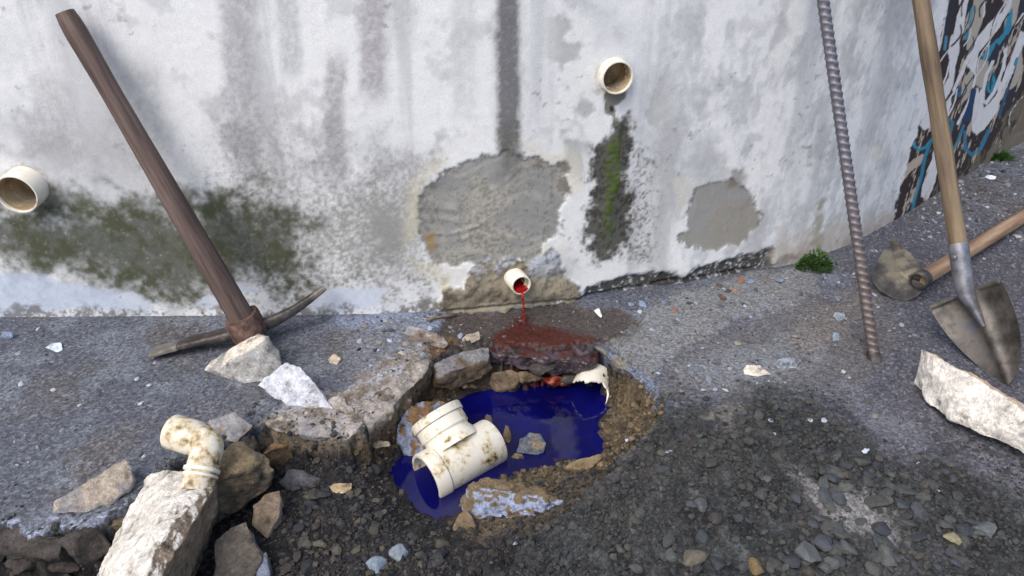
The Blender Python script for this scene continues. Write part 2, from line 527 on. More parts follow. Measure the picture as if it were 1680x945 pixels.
gc = mixc(gc, m * ss(.05, .25, -n2) * .5, lin(120, 112, 104, KG))
wet = ss(-8, 10, sdpoly(u1, v1, WET, 60) + wn * 24)
rough = rough - wet * 0.35
RED = [(798, 572), (812, 548), (838, 528), (858, 520), (885, 532), (915, 542), (965, 548), (985, 558), (950, 568), (925, 572), (905, 588), (850, 588), (805, 580)]
redm = ss(-5, 6, sdpoly(u1, v1, RED, 60) + wn * 18)
gc = mixc(gc, redm, lin(86, 42, 34, 0.72))
gc = mixc(gc, redm * ss(.0, .18, n1 + n2 * .5) * .5, lin(70, 42, 42, 0.9))
rough = np.where(redm > 0.3, 0.27 + 0.12 * (n2 + .5), rough)
gz = gz - redm * (1 - mD) * (np.minimum(0.0032 * fbm(gx, gy, 90, 3, off=50), 1) )   # liquid lies level there

# spoil gravel and the dig
m = ss(-34, 40, sdpoly(u1, v1, GRAV, 90) + wn * 90 + wn2 * 40) * (1 - apm)
gcol = np.tile(lin(62, 61, 60, KG * 1.0), (gx.size, 1))
gcol = mixc(gcol, ss(.0, .2, n1), lin(78, 72, 66, KG * 1.0))
gcol = mixc(gcol, ss(.05, .25, n2), lin(88, 88, 86, KG * 1.0))
gcol = mixc(gcol, ss(-.1, -.25, n3 + n2), lin(36, 36, 38, KG))
gcol = gcol * np.array([.92, 1.0, 1.08])
gc = gc * (1 - m[:, None]) + gcol * m[:, None]
# pale dusty tracks of crushed mortar over the spoil
for poly, c, a in (([(1312, 780), (1360, 788), (1420, 830), (1500, 885), (1470, 900), (1400, 868), (1340, 835)], (152, 151, 152), .95),
                   ([(1405, 640), (1460, 680), (1530, 740), (1490, 748), (1430, 710), (1400, 670)], (122, 124, 134), .85),
                   ([(1570, 720), (1690, 760), (1700, 830), (1640, 810), (1590, 770)], (132, 134, 146), .7),
                   ([(1420, 900), (1520, 880), (1560, 920), (1480, 960), (1420, 960)], (112, 114, 122), .6),
                   ([(1170, 665), (1215, 670), (1205, 705), (1180, 700)], (150, 146, 140), .8)):
    zone(poly, c, 24, 80, a * .85, warp2=40)
mDc = ss(-5, 4, sdD)
dark = np.tile(lin(54, 51, 50, KG * .72), (gx.size, 1))
dark = mixc(dark, ss(.02, .2, n2), lin(80, 74, 66, KG * .72))
dark = mixc(dark, ss(-.05, -.2, n2 + n3), lin(30, 29, 31, KG))
dark = dark * np.array([.9, .97, 1.10])
gc = gc * (1 - mDc[:, None]) + dark * mDc[:, None]
def dzone(poly, col, soft=8, warp=30, amt=1.0, k=KG):
    global gc
    m_ = ss(-soft, soft, sdpoly(u1, v1, poly, 80) + wn * warp + wn2 * 14) * amt * mDc
    gc = mixc(gc, m_, lin(*col, k))
    return m_
m = dzone([(1000, 610), (1040, 610), (1092, 655), (1085, 690), (1040, 730), (990, 765), (960, 755), (985, 690)], (98, 86, 66), 8, 26)
gc = mixc(gc, m * ss(.0, .2, n2), lin(116, 103, 82, KG))
m = dzone([(745, 835), (760, 800), (830, 770), (920, 755), (1000, 745), (990, 790), (930, 850), (850, 880), (760, 885)], (94, 83, 66), 8, 26)
gc = mixc(gc, m * ss(.02, .2, n2) * .8, lin(118, 106, 86, KG))
m = dzone([(560, 730), (640, 670), (700, 610), (760, 600), (830, 610), (830, 650), (760, 668), (680, 680), (640, 740), (600, 760)], (96, 80, 62), 10, 40, .9)
m = dzone([(390, 700), (560, 712), (640, 650), (706, 585), (716, 600), (650, 690), (580, 740), (400, 735)], (128, 116, 100), 5, 26, .85)
m = dzone([(835, 605), (925, 605), (935, 628), (870, 634), (838, 626)], (128, 46, 20), 5, 12, .95)
rough = np.where(m > .4, 0.25, rough)
# bluish mortar rim at the right edge of the hole, white crust at the broken edge on the left
m = ss(0, 3.0, 7.5 + wn * 10 - sdline(u1, v1, [(985, 572), (1032, 600), (1062, 626), (1076, 650), (1078, 668)]))
gc = mixc(gc, m * .9, lin(118, 132, 158, KG))
m = ss(-5, 6, sdpoly(u1, v1, [(-160, 865), (0, 852), (90, 848), (150, 850), (215, 822), (245, 792), (268, 792), (250, 812), (212, 842), (140, 890), (60, 886), (-160, 900)], 60) + wn * 20) * ss(-.22, .05, n2)
gc = mixc(gc, m * .8 * ss(-.1, .12, n2 + n3) * (1 - ss(.01, .12, mD)), lin(172, 182, 206, KG))
m = ss(0, 5, 4 + wn * 14 - sdline(u1, v1, [(-50, 882), (60, 892), (140, 898), (215, 850), (250, 815)])) * mDc
gc = mixc(gc, m * .15, lin(160, 165, 180, KG))
# damp ring just above the dyed water
dampm = ss(ZW + .018, ZW + .004, gz) * mDc * ss(560, 640, u1)
gc = mixc(gc, dampm * .65, lin(44, 38, 52, KG))
rough = rough - dampm * .4
far = ~inner
gc[far] = lin(104, 103, 110, KG)
gm = np_mesh('ground', np.stack([gx, gy, gz], 1), grid_faces(len(ys), len(xs)))
set_col(gm, gc); set_f(gm, np.clip(rough, .12, 1), 'Rough')
tag(link('ground', gm, M['ground']), kind='structure')

def gh(x, y):
    """height of the ground at points"""
    x, y = np.atleast_1d(x).astype(float), np.atleast_1d(y).astype(float)
    i = np.clip(np.searchsorted(xs, x) - 1, 0, len(xs) - 2); j = np.clip(np.searchsorted(ys, y) - 1, 0, len(ys) - 2)
    fx = np.clip((x - xs[i]) / (xs[i + 1] - xs[i]), 0, 1); fy = np.clip((y - ys[j]) / (ys[j + 1] - ys[j]), 0, 1)
    Z = gz.reshape(len(ys), len(xs))
    return (Z[j, i] * (1 - fx) + Z[j, i + 1] * fx) * (1 - fy) + (Z[j + 1, i] * (1 - fx) + Z[j + 1, i + 1] * fx) * fy

def PG(u, v):
    """where the sight line first meets the ground"""
    z = 0.0
    for _ in range(12):
        p = P(u, v, z)
        z = 0.5 * z + 0.5 * float(gh(p.x, p.y)[0])
    p = P(u, v, z)
    return Vector((p.x, p.y, float(gh(p.x, p.y)[0])))

# ------------------------------------------------------------------ dyed water in the hole
wp = [(625, 745), (660, 690), (740, 640), (830, 612), (930, 592), (1005, 600), (1040, 650), (1015, 740), (960, 790), (860, 800), (800, 830), (740, 885), (680, 865), (625, 815)]
me = bpy.data.meshes.new('water')
me.from_pydata([tuple(P(u, v, ZW)) for u, v in wp], [], [tuple(range(len(wp)))])
me.update()
if me.polygons[0].normal.z < 0:
    me.flip_normals()
tag(link('water', me, M['water']), kind='structure')

# ------------------------------------------------------------------ the wall
wpath = np.array([(-6, 1.55), (-3, 1.57), (-1.287, 1.585), (-.37, 1.60), (.0, 1.632), (.168, 1.672), (.5, 1.757), (.795, 1.865), (1.02, 1.998), (1.268, 2.205), (1.633, 2.535), (2.07, 2.915), (3.6, 4.23), (6, 6.3)])
seg = np.concatenate([[0], np.cumsum(np.hypot(*np.diff(wpath, axis=0).T))])
sd_ = np.arange(0, seg[-1], 0.01)
px_, py_ = np.interp(sd_, seg, wpath[:, 0]), np.interp(sd_, seg, wpath[:, 1])
ker = np.exp(-np.linspace(-2.2, 2.2, 33) ** 2); ker /= ker.sum()
pad = lambda a: np.concatenate([2 * a[0] - a[16:0:-1], a, 2 * a[-1] - a[-2:-18:-1]])
px_, py_ = np.convolve(pad(px_), ker, 'valid'), np.convolve(pad(py_), ker, 'valid')
seg2 = np.concatenate([[0], np.cumsum(np.hypot(np.diff(px_), np.diff(py_)))])
s0 = float(np.interp(-1.75, px_, seg2)); s1 = float(np.interp(2.35, px_, seg2))
ws = np.concatenate([np.linspace(0, s0, 40, endpoint=False), np.arange(s0, s1, 0.0038), np.linspace(s1 + .02, seg2[-1], 40)])
wz = np.concatenate([np.arange(-0.06, 0.80, 0.0038), np.arange(0.81, 1.2, 0.02), np.linspace(1.25, 2.3, 12)])
WS, WZ = np.meshgrid(ws, wz)
s_, z_ = WS.ravel(), WZ.ravel()
wx, wy = np.interp(s_, seg2, px_), np.interp(s_, seg2, py_)
tx, ty = np.interp(s_, seg2, np.gradient(px_, seg2)), np.interp(s_, seg2, np.gradient(py_, seg2))
tl = np.hypot(tx, ty); nx, ny = ty / tl, -tx / tl            # out of the wall, towards the street
U, V = uv_of(wx, wy, z_)

def wall_pt(u, v, off=0.0):
    d = ray(u, v)
    f_ = py_ * d.x - px_ * d.y            # sign change along the path
    i = [k for k in range(len(f_) - 1) if f_[k] * f_[k + 1] <= 0 and py_[k] > 0][0]
    a = f_[i] / (f_[i] - f_[i + 1] + 1e-12)
    x, y = px_[i] + (px_[i + 1] - px_[i]) * a, py_[i] + (py_[i + 1] - py_[i]) * a
    t = y / d.y
    tn = Vector((px_[i + 1] - px_[i], py_[i + 1] - py_[i], 0)).normalized()
    n = Vector((tn.y, -tn.x, 0))
    return Vector((x, y, H + d.z * t)) + n * off, n, seg2[i] + (seg2[i + 1] - seg2[i]) * a

right_n = fbm(s_ * 1.7, z_ * .75, 13, 5, off=5);  a1 = fbm(s_, z_, 3, 4, off=4); a2 = fbm(s_, z_, 14, 5, off=5); a3 = fbm(s_, z_, 60, 4, off=6); a4 = fbm(s_, z_, 190, 2, off=7)
st = fbm(s_ * 9, z_ * 0.7, 1.3, 5, off=21)          # rain streaks
st2 = fbm(s_ * 30, z_ * 2.0, 1.0, 4, off=27)
spk = fbm(s_, z_, 150, 2, gain=.8, off=33) * .75 + fbm(s_ * 2.2, z_, 60, 3, off=34) * .35
KW = 1.0
wc = np.tile(lin(230, 230, 235, KW), (s_.size, 1))
wc = mixc(wc, ss(.0, .25, a1 + a2 * .5) * .6, lin(205, 206, 214, KW))
wc = mixc(wc, ss(.02, .22, st) * .55, lin(182, 183, 192, KW))
wc = mixc(wc, ss(.06, .24, a2 + a3 * .4) * .5, lin(190, 190, 196, KW))
disp = 0.0035 * a1 + 0.0016 * a2 + 0.0008 * a3
hp = lambda a, b, x: ss(a, b, x)

def wz_(poly, col, soft=6, warp=18, warp2=10, amt=1.0, speck=None):
    global wc
    m_ = ss(-soft, soft, sdpoly(U, V, poly, 90) + a2 * warp * 2 + a3 * warp2 * 2)
    m_ = m_ * amt
    if speck is not None:
        m_ = m_ * ss(speck[0], speck[1], spk)
    wc = mixc(wc, m_, lin(*col, KW))
    return m_
# grey, worn right-hand third with flaking limewash
right = ss(1020, 1120, U + a2 * 60)
wc = mixc(wc, right * ss(-.16, .14, right_n * .9 + a1 * .6 + a3 * .3) * .75, lin(190, 191, 197, KW))
wc = mixc(wc, right * ss(.04, .24, right_n * .7 + a1 * .5 + a3 * .35) * .55, lin(172, 173, 178, KW))
disp = disp - .0008 * right * ss(-.05, .05, right_n * .9 + a1 * .6 + a3 * .3)
m = ss(-.03, .06, fbm(s_, z_, 7, 5, off=91) + a3 * .15) * ss(880, 930, U) * ss(320, 250, V) * ss(1120, 1060, U)
wc = mixc(wc, m * .85, lin(178, 178, 182, KW)); disp = disp - .001 * m
# streaks
def streak(uc, half, vtop, vbot, col, amt, tilt=0.0, rag=10):
    global wc
    uu = uc + (V - 0) * tilt
    m_ = ss(half, half * .35, np.abs(U - uu + a2 * rag + a3 * rag * .8)) * ss(vbot, vbot - 60, V + a2 * 60) * ss(vtop - 50, vtop, V)
    m_ = m_ * amt * (0.75 + 0.5 * ss(-.25, .2, spk))
    wc = mixc(wc, np.clip(m_, 0, 1), lin(*col, KW))
streak(833, 25, -900, 275, (88, 88, 92), 1.1, 0.006, 7)
streak(833, 36, -900, 235, (150, 150, 156), .35, 0.006, 16)
streak(612, 34, -900, 190, (148, 142, 150), .6, 0.0, 14)
streak(388, 44, -900, 330, (150, 148, 156), .55, .06, 24)
streak(470, 26, -900, 150, (186, 187, 192), .7, .06, 14)
streak(545, 24, 120, 330, (150, 146, 152), .6, .03, 18)
streak(660, 30, -900, 110, (190, 190, 196), .5, 0, 18)
streak(210, 60, 130, 330, (186, 187, 192), .6, .1, 30)
streak(60, 50, 150, 300, (176, 176, 182), .5, .1, 40)
streak(760, 30, -900, 220, (196, 198, 204), .5, .0, 18)
for (uc_, vc_, ru_, rv_, am_) in ((590, 400, 120, 110, .45), (520, 300, 90, 90, .25), (400, 250, 70, 120, .3), (100, 240, 130, 60, .25), (640, 380, 60, 90, .35), (1060, 380, 50, 80, .35), (900, 440, 60, 30, .3)):
    g_ = np.exp(-((U - uc_) / ru_) ** 2 - ((V - vc_) / rv_) ** 2)
    wc = mixc(wc, np.clip(g_ * am_ * (1 + 2.2 * st + 1.6 * a2 + .9 * spk), 0, .8), lin(128, 126, 128, KW))
# speckled mould columns
m = wz_([(330, 250), (420, 210), (520, 270), (700, 260), (700, 460), (560, 500), (430, 480), (340, 340)], (142, 141, 142), 60, 60, 30, .6, (-.05, .2))
m = wz_([(530, 320), (690, 300), (700, 400), (640, 480), (540, 480), (500, 400)], (150, 148, 146), 60, 60, 30, .8, (-.28, .18))
m = wz_([(0, 480), (720, 430), (720, 520), (0, 530)], (90, 90, 88), 30, 30, 20, .4, (.06, .14))
m = wz_([(1030, 230), (1075, 260), (1070, 420), (1030, 430)], (110, 108, 108), 20, 20, 20, .75, (.0, .12))
# left algae
ALG = [(-200, 350), (0, 345), (80, 345), (140, 345), (240, 330), (320, 345), (390, 318), (455, 330), (488, 365), (492, 425), (515, 455), (470, 470), (400, 462), (345, 478), (300, 505), (220, 468), (150, 452), (60, 440), (0, 432), (-200, 425)]
am = ss(-44, 30, sdpoly(U, V, ALG, 90) + a2 * 80 + a3 * 40 + spk * 14)
wc = mixc(wc, am * .95 * ss(-.7, -.3, spk + a3 * .5 + a2 * .3), lin(88, 90, 82, KW))
wc = mixc(wc, am * ss(-.12, .16, a2 + a3 * .5) * .85, lin(72, 76, 54, KW))
wc = mixc(wc, am * ss(.0, .35, spk * .6 - a2 * .4 + ss(330, 430, U) * .12) * .55, lin(56, 58, 54, KW))
wc = mixc(wc, am * ss(.18, .26, -spk) * .35, lin(150, 150, 138, KW))
disp = disp + .0012 * am * spk
# blue-white limewash left under the algae
m = ss(-6, 6, sdpoly(U, V, [(-200, 440), (0, 446), (70, 452), (160, 474), (210, 482), (250, 512), (120, 505), (0, 525), (-200, 530)], 60) + a2 * 20)
wc = mixc(wc, m * .8, lin(188, 198, 220, KW))
for poly in ([(190, 485), (215, 478), (250, 500), (262, 512), (210, 512)], [(320, 500), (345, 482), (360, 492), (350, 512)], [(378, 465), (395, 463), (432, 474), (420, 484), (388, 483)], [(470, 515), (520, 482), (560, 470), (640, 470), (620, 505), (540, 515)]):
    wz_(poly, (200, 206, 222), 3, 8, 6, .9)
# dirty foot of the wall
gwall = V + a2 * 30 + a3 * 24
base_v = np.interp(U, [-200, 0, 600, 750, 945, 1100, 1300, 1400, 1480, 1580, 1680, 1900], [520, 520, 515, 510, 492, 468, 435, 400, 350, 290, 235, 110])
foot = ss(18, 4, base_v - gwall)
wc = mixc(wc, foot * .75 * ss(-.12, .1, spk + a2), lin(98, 92, 84, KW))
# the big mortar patch
PA = [(700, 312), (722, 290), (738, 276), (786, 256), (812, 246), (838, 240), (868, 258), (905, 270), (926, 272), (928, 296), (932, 322), (922, 350), (921, 375), (908, 392), (893, 400), (884, 425), (868, 430), (820, 430), (795, 434), (745, 434), (716, 432), (696, 412), (691, 380), (694, 340)]
pm = ss(-2.6, 2.6, sdpoly(U, V, PA, 60) + a2 * 24 + a3 * 18 + a4 * 3)
tr = fbm(s_ * 12 + a2 * 2, z_ * 60 + a1 * 14, 1.0, 4, off=44)
pc = np.tile(lin(148, 147, 147, KW), (s_.size, 1))
pc = mixc(pc, ss(-.05, .15, a2 + tr * .4), lin(164, 160, 154, KW))
pc = mixc(pc, ss(.05, .25, tr) * .6, lin(178, 174, 170, KW))
pc = mixc(pc, ss(740, 705, U + a2 * 60) * .7, lin(136, 136, 137, KW))
pc = mixc(pc, ss(.06, .2, spk + a2 * .5) * .5, lin(98, 94, 90, KW))
pc = mixc(pc, ss(.10, .13, a2 + a3 * .4) * ss(850, 880, U) * .8, lin(126, 120, 115, KW))
wc = wc * (1 - pm[:, None]) + pc * pm[:, None]
edge = ss(4.5, 0, np.abs(sdpoly(U, V, PA, 60) + a2 * 24 + a3 * 18 + a4 * 3))
wc = mixc(wc, edge * .45 * ss(-.0, .3, a3 + spk + a2), lin(92, 89, 87, KW))
wc = mixc(wc, ss(26, 4, np.abs(sdpoly(U, V, PA, 60) - -14)) * ss(-.05, .15, a2) * (1 - pm) * .4, lin(222, 214, 190, KW))
disp = disp - pm * .0035 + pm * (.0035 * tr + .003 * a2)
streak(836, 30, 225, 330, (110, 109, 107), .7, 0.0, 16)
wz_([(697, 385), (712, 385), (716, 415), (700, 415)], (160, 128, 62), 6, 8, 4, .7)
wz_([(722, 470), (735, 460), (738, 490), (725, 495)], (190, 172, 120), 5, 8, 4, .6)
# broken plaster and rough mortar round the small outlet
LO = [(722, 500), (724, 472), (760, 468), (775, 438), (800, 428), (880, 425), (905, 405), (918, 420), (925, 455), (955, 470), (948, 492), (900, 500), (850, 505), (790, 512), (730, 516)]
lm = ss(-2, 2, sdpoly(U, V, LO, 60) + a2 * 16 + a3 * 12)
lc = np.tile(lin(140, 131, 116, KW), (s_.size, 1))
lc = mixc(lc, ss(-.02, .12, a2 + a3 * .6) * ss(470, 440, V + a2 * 40), lin(172, 176, 188, KW))
lc = mixc(lc, ss(.02, .16, -a2 + a3 * .5), lin(112, 102, 90, KW))
lc = mixc(lc, ss(.06, .2, spk + a3 * .5) * .6, lin(70, 66, 62, KW))
lc = mixc(lc, ss(.08, .2, a1 + a3) * .5, lin(182, 170, 150, KW))
wc = wc * (1 - lm[:, None]) + lc * lm[:, None]
disp = disp + lm * (.009 * ss(452, 480, V) + .016 * a2 + .009 * a3)
# the small patch
PB = [(1102, 395), (1124, 378), (1126, 345), (1146, 312), (1168, 300), (1190, 296), (1224, 306), (1240, 335), (1242, 360), (1228, 390), (1200, 404), (1176, 412), (1140, 408)]
bm_ = ss(-3, 3, sdpoly(U, V, PB, 60) + a2 * 26 + a3 * 16 + a4 * 3)
wc = mixc(wc, bm_ * .95, lin(146, 145, 145, KW))
wc = mixc(wc, bm_ * ss(.0, .2, a2 + ss(320, 400, V) * .2) * .7, lin(152, 146, 138, KW))
disp = disp - bm_ * .0025
edge = ss(5, 0, np.abs(sdpoly(U, V, PB, 60) + a2 * 26 + a3 * 16 + a4 * 3))
wc = mixc(wc, edge * .7 * ss(-.05, .15, a3 + spk), lin(110, 106, 102, KW))
wz_([(1205, 280), (1222, 275), (1222, 310), (1200, 305)], (112, 106, 98), 8, 14, 8, .7)
wz_([(1110, 300), (1130, 290), (1130, 340), (1105, 360)], (208, 204, 200), 5, 10, 6, .7)
# outlet streak with moss
AS = [(994, 214), (1012, 204), (1027, 188), (1030, 250), (1034, 330), (1030, 395), (1010, 424), (982, 432), (960, 418), (956, 372), (966, 320), (976, 270), (986, 236)]
sm = ss(-10, 9, sdpoly(U, V, AS, 60) + a2 * 34 + a3 * 30 + spk * 12)
wc = mixc(wc, sm * .95, lin(72, 71, 66, KW))
wc = mixc(wc, sm * ss(.0, .14, spk + a3 * .4) * .7, lin(46, 46, 42, KW))
gmoss = ss(16, 4, np.abs(U - (1012 - (V - 220) * .09) + a2 * 20 + a3 * 20)) * ss(210, 235, V) * ss(420, 330, V + a2 * 50) * sm
wc = mixc(wc, gmoss * ss(-.2, .05, spk) * .95, lin(74, 92, 28, KW))
disp = disp + gmoss * (.003 + .006 * spk)
for poly in ([(992, 148), (1028, 148), (1026, 162), (1018, 172), (1010, 178), (1014, 192), (1008, 206), (1002, 192), (990, 190), (990, 165)],):
    cm = wz_(poly, (108, 106, 96), 2.0, 6, 6, .9)
    disp = disp - cm * .003
wz_([(1000, 174), (1010, 174), (1010, 184), (1001, 184)], (34, 32, 30), 2, 3, 2, .95)
# black band at the foot: mould, and the undercut's darkness painted in
BM = [(955, 492), (962, 470), (1000, 462), (1035, 452), (1060, 450), (1092, 452), (1120, 458), (1148, 436), (1190, 428), (1240, 418), (1268, 408), (1272, 470), (1200, 480), (1130, 492), (1060, 505), (1000, 515), (955, 515)]
km = ss(-5, 4, sdpoly(U, V, BM, 60) + a2 * 14 + a3 * 10)
wc = mixc(wc, km * .95 * ss(-.3, -.02, spk), lin(58, 55, 52, KW))
disp = disp - km * .012
gap = ss(2.5, 0.5, np.abs(V - base_v + 3 + a2 * 8)) * ss(720, 760, U) * ss(1260, 1200, U)
disp = disp - gap * .02
wz_([(1270, 440), (1285, 395), (1400, 360), (1480, 330), (1500, 340), (1440, 420), (1380, 420), (1310, 440)], (196, 182, 172), 22, 30, 14, .75)
wz_([(1332, 400), (1336, 340), (1352, 320), (1352, 370), (1345, 410)], (150, 146, 122), 7, 12, 8, .7)
m = ss(8, 2, np.abs(V - 440 + (U - 1250) * .35 + a2 * 30)) * ss(1240, 1260, U) * ss(1320, 1300, U)
wc = mixc(wc, m * .5, lin(100, 95, 92, KW))
wz_([(1425, 240), (1440, 238), (1455, 252), (1440, 272), (1422, 262)], (216, 214, 210), 4, 6, 4, .8)
# pits
wc = mixc(wc, ss(.26, .3, fbm(s_, z_, 75, 2, off=71)) * ss(0.05, .2, fbm(s_, z_, 8, 3, off=72)) * .5, lin(130, 127, 128, KW))

# graffiti, painted on the plaster beyond the bend
q7 = lambda pts: [(1540 + x / 4.73, y / 4.73) for x, y in pts]
q8 = lambda pts: [(1460 + x / 3.635, 140 + y / 3.635) for x, y in pts]
q5 = lambda pts: [(1460 + x / 2.627, y / 2.627) for x, y in pts]
GZ = [(1556, -400), (1556, 0), (1545, 60), (1530, 120), (1518, 190), (1500, 230), (1488, 275), (1470, 330), (1464, 385), (1490, 372), (1540, 330), (1600, 285), (1650, 230), (1900, 60), (1900, -400)]
peel = fbm(s_ * 1.0, z_ * 0.35, 22, 5, gain=.6, off=55) + a3 * .25
gmask = ss(-1.0, 1.0, sdpoly(U, V, GZ, 90) + a3 * 12 + a2 * 8)
def paint(m_, col, amt=1.0):
    global wc
    wc = mixc(wc, m_ * amt, lin(*col, KW))
paint(gmask, (186, 172, 158))
paint(gmask * ss(.0, .015, peel + .17), (54, 46, 49))
paint(gmask * ss(.08, .13, fbm(s_, z_, 5, 4, off=80)) * ss(-.10, -.08, peel), (46, 50, 66))
paint(gmask * ss(240, 330, V - (U - 1480) * -.6) * ss(.02, .04, peel + a2 * .4), (58, 44, 40), .8)
def blob(pts, col, rag=2.0, amt=1.0, pe=.9):
    m_ = ss(-.8, .8, sdpoly(U, V, pts, 40) + 1.5 + a3 * rag * 1.5) * gmask
    paint(m_ * (1 - pe * .6 * ss(.2, .22, -peel)), col, amt)
def stroke(pts, wd, col, rag=1.0, pe=.5):
    m_ = ss(wd + 1.0, wd - .2, sdline(U, V, pts, 30) + a3 * rag * 1.5) * gmask
    paint(m_ * (1 - pe * .6 * ss(.2, .22, -peel)), col)
BEI, WHT, TEA, NAV, BLK, BRN = (182, 174, 164), (222, 220, 226), (54, 140, 172), (40, 64, 104), (48, 42, 46), (92, 68, 66)
blob(q7([(290, -200), (360, -200), (352, 60), (330, 190), (290, 280), (250, 350), (225, 380), (240, 250), (280, 90)]), BEI)
blob(q7([(470, -60), (640, -60), (600, 140), (570, 200), (540, 260), (520, 200), (560, 100)]), BEI)
blob(q7([(380, 480), (330, 470), (300, 540), (285, 650), (330, 680), (370, 560)]), BEI)
blob(q7([(260, 540), (210, 600), (180, 700), (190, 790), (230, 740), (262, 620)]), BEI)
stroke(q7([(52, -200), (48, 0), (30, 120), (5, 340)]), 3.0, BRN)
stroke(q7([(75, 0), (45, 180), (20, 330), (2, 400)]), 1.0, WHT)
blob(q7([(180, -200), (235, -200), (225, 0), (200, 120), (190, 240), (160, 300), (150, 420), (120, 520), (110, 640), (60, 800), (20, 760), (40, 690), (85, 600), (95, 460), (85, 420), (100, 300), (140, 200), (165, 60)]), WHT)
stroke(q7([(150, 0), (130, 150), (110, 260)]), .8, BLK)
stroke(q7([(365, -20), (358, 90), (350, 130)]), .9, WHT)
blob(q7([(640, -200), (580, -60), (500, 100), (440, 140), (350, 240), (300, 310), (230, 430), (190, 560), (130, 680), (60, 920), (40, 900), (100, 740), (170, 560), (210, 470), (250, 540), (280, 560), (300, 460), (310, 400), (360, 340), (450, 230), (520, 140), (560, 40), (600, -200)]), WHT)
stroke(q7([(270, 520), (288, 600), (262, 700), (230, 800), (180, 900), (150, 960)]), 1.8, WHT)
blob(q7([(570, 70), (560, 180), (560, 250), (520, 270), (470, 340), (440, 320), (500, 270), (530, 190), (545, 120)]), TEA)
blob(q7([(450, 310), (420, 380), (370, 470), (348, 446), (372, 396), (420, 345)]), TEA)
stroke(q7([(270, 60), (258, 90), (250, 140), (240, 180)]), 2.6, TEA)
stroke(q7([(222, 230), (212, 300)]), 2.0, TEA)
stroke(q7([(60, 290), (50, 380)]), 2.2, (80, 140, 165))
stroke(q7([(415, 570), (430, 620), (440, 650), (400, 710), (385, 690), (400, 640)]), 2.6, TEA)
blob(q7([(640, 250), (600, 360), (560, 480), (520, 560), (490, 660), (420, 800), (370, 850), (335, 830), (350, 720), (330, 700), (300, 790), (270, 960), (300, 1000), (380, 950), (450, 820), (510, 700), (560, 580), (620, 440), (662, 320)]), WHT)
stroke(q7([(505, 375), (520, 420), (505, 520), (470, 620), (430, 720), (370, 800), (345, 780), (350, 690), (375, 580), (420, 480)]), 2.4, WHT)
stroke(q7([(505, 560), (470, 680), (420, 780), (350, 840), (335, 800)]), .6, BLK)
stroke(q7([(290, 720), (250, 830), (220, 920)]), 5.0, NAV)
stroke(q7([(170, 680), (160, 740)]), 2.5, (50, 100, 140))
stroke(q7([(610, 460), (595, 500)]), 2.6, TEA)
stroke(q7([(540, 680), (470, 900)]), 1.4, (52, 92, 130))
stroke(q7([(655, 260), (662, 330)]), 2.5, WHT)
blob(q7([(640, 400), (610, 520), (570, 640), (555, 690), (600, 650), (650, 520)]), BEI)
gr = random.Random(9)
for k in range(30):
    y0 = gr.uniform(-150, 800); x0 = gr.uniform(40, 660)
    ln = gr.uniform(120, 320); bow = gr.uniform(-40, 40)
    pts = [(x0 - t * ln * .42 + bow * math.sin(t * 3.14), y0 + t * ln) for t in np.linspace(0, 1, 6)]
    stroke(q7(pts), gr.choice([.5, .7, .9]), gr.choice([BLK, BLK, BLK, WHT, WHT, BRN]))
# lower part
blob(q8([(215, 10), (240, 0), (245, 250), (205, 260), (178, 230), (180, 130), (190, 60)]), WHT)
blob(q8([(520, 20), (560, 140), (600, 110), (640, 60), (660, -20), (640, 150), (560, 260), (520, 290), (495, 270), (495, 200)]), WHT)
stroke(q8([(135, 310), (145, 360), (175, 385), (215, 370), (255, 320)]), 2.2, TEA)
stroke(q8([(250, 330), (215, 420), (190, 540), (155, 650), (135, 740)]), 2.4, (52, 128, 160))
stroke(q8([(262, 350), (225, 480), (190, 640)]), 3.0, BLK)
blob(q8([(270, 380), (255, 450), (225, 520), (200, 600), (192, 660), (225, 675), (262, 590), (285, 490)]), WHT)
stroke(q8([(345, 200), (375, 220), (355, 300)]), 2.4, (60, 120, 150))
stroke(q8([(440, 240), (400, 350), (370, 390)]), 2.0, (60, 120, 150))
stroke(q8([(450, 280), (452, 380), (490, 415), (540, 380), (590, 270)]), 2.6, (58, 118, 152))
stroke(q8([(500, 30), (480, 120), (450, 200)]), 4.0, NAV)
blob(q8([(0, 600), (60, 520), (140, 450), (200, 420), (190, 460), (120, 510), (60, 590), (10, 640)]), (190, 174, 160), 4)
wz_([(1600, 275), (1640, 225), (1680, 150), (1720, 120), (1720, 220), (1650, 255), (1560, 320), (1500, 365), (1500, 350), (1560, 300)], (118, 108, 94), 7, 20, 14, .9)

wc = wc * np.array([.965, 1.0, .985])
# outlets: centre on the wall, radius; the plaster is open inside them
OUT = {'a': (46, 304, .046), 'b': (1006, 122, .0375), 'c': (845, 456, .026)}
cut = np.zeros(s_.shape, bool)
for k, (u, v, r) in OUT.items():
    p, n, sc = wall_pt(u, v)
    d = np.hypot(s_ - sc, z_ - p.z)
    if r > .03:
        cut |= d < r - .004
    else:
        cut |= d < r - .004
    stain = ss(r * 1.35, r * 1.0, d + a3 * .02) * (.55 if k != 'b' else .35)
    wc = mixc(wc, stain * ss(-.2, .1, spk), lin(150, 132, 108, KW))
far_w = (s_ < s0 - .3) | (s_ > s1 + .3)
WXY = np.stack([wx + nx * disp, wy + ny * disp, z_], 1)
wf = grid_faces(len(wz), len(ws))
wf = wf[~cut[wf].all(1)]
nb = len(s_)
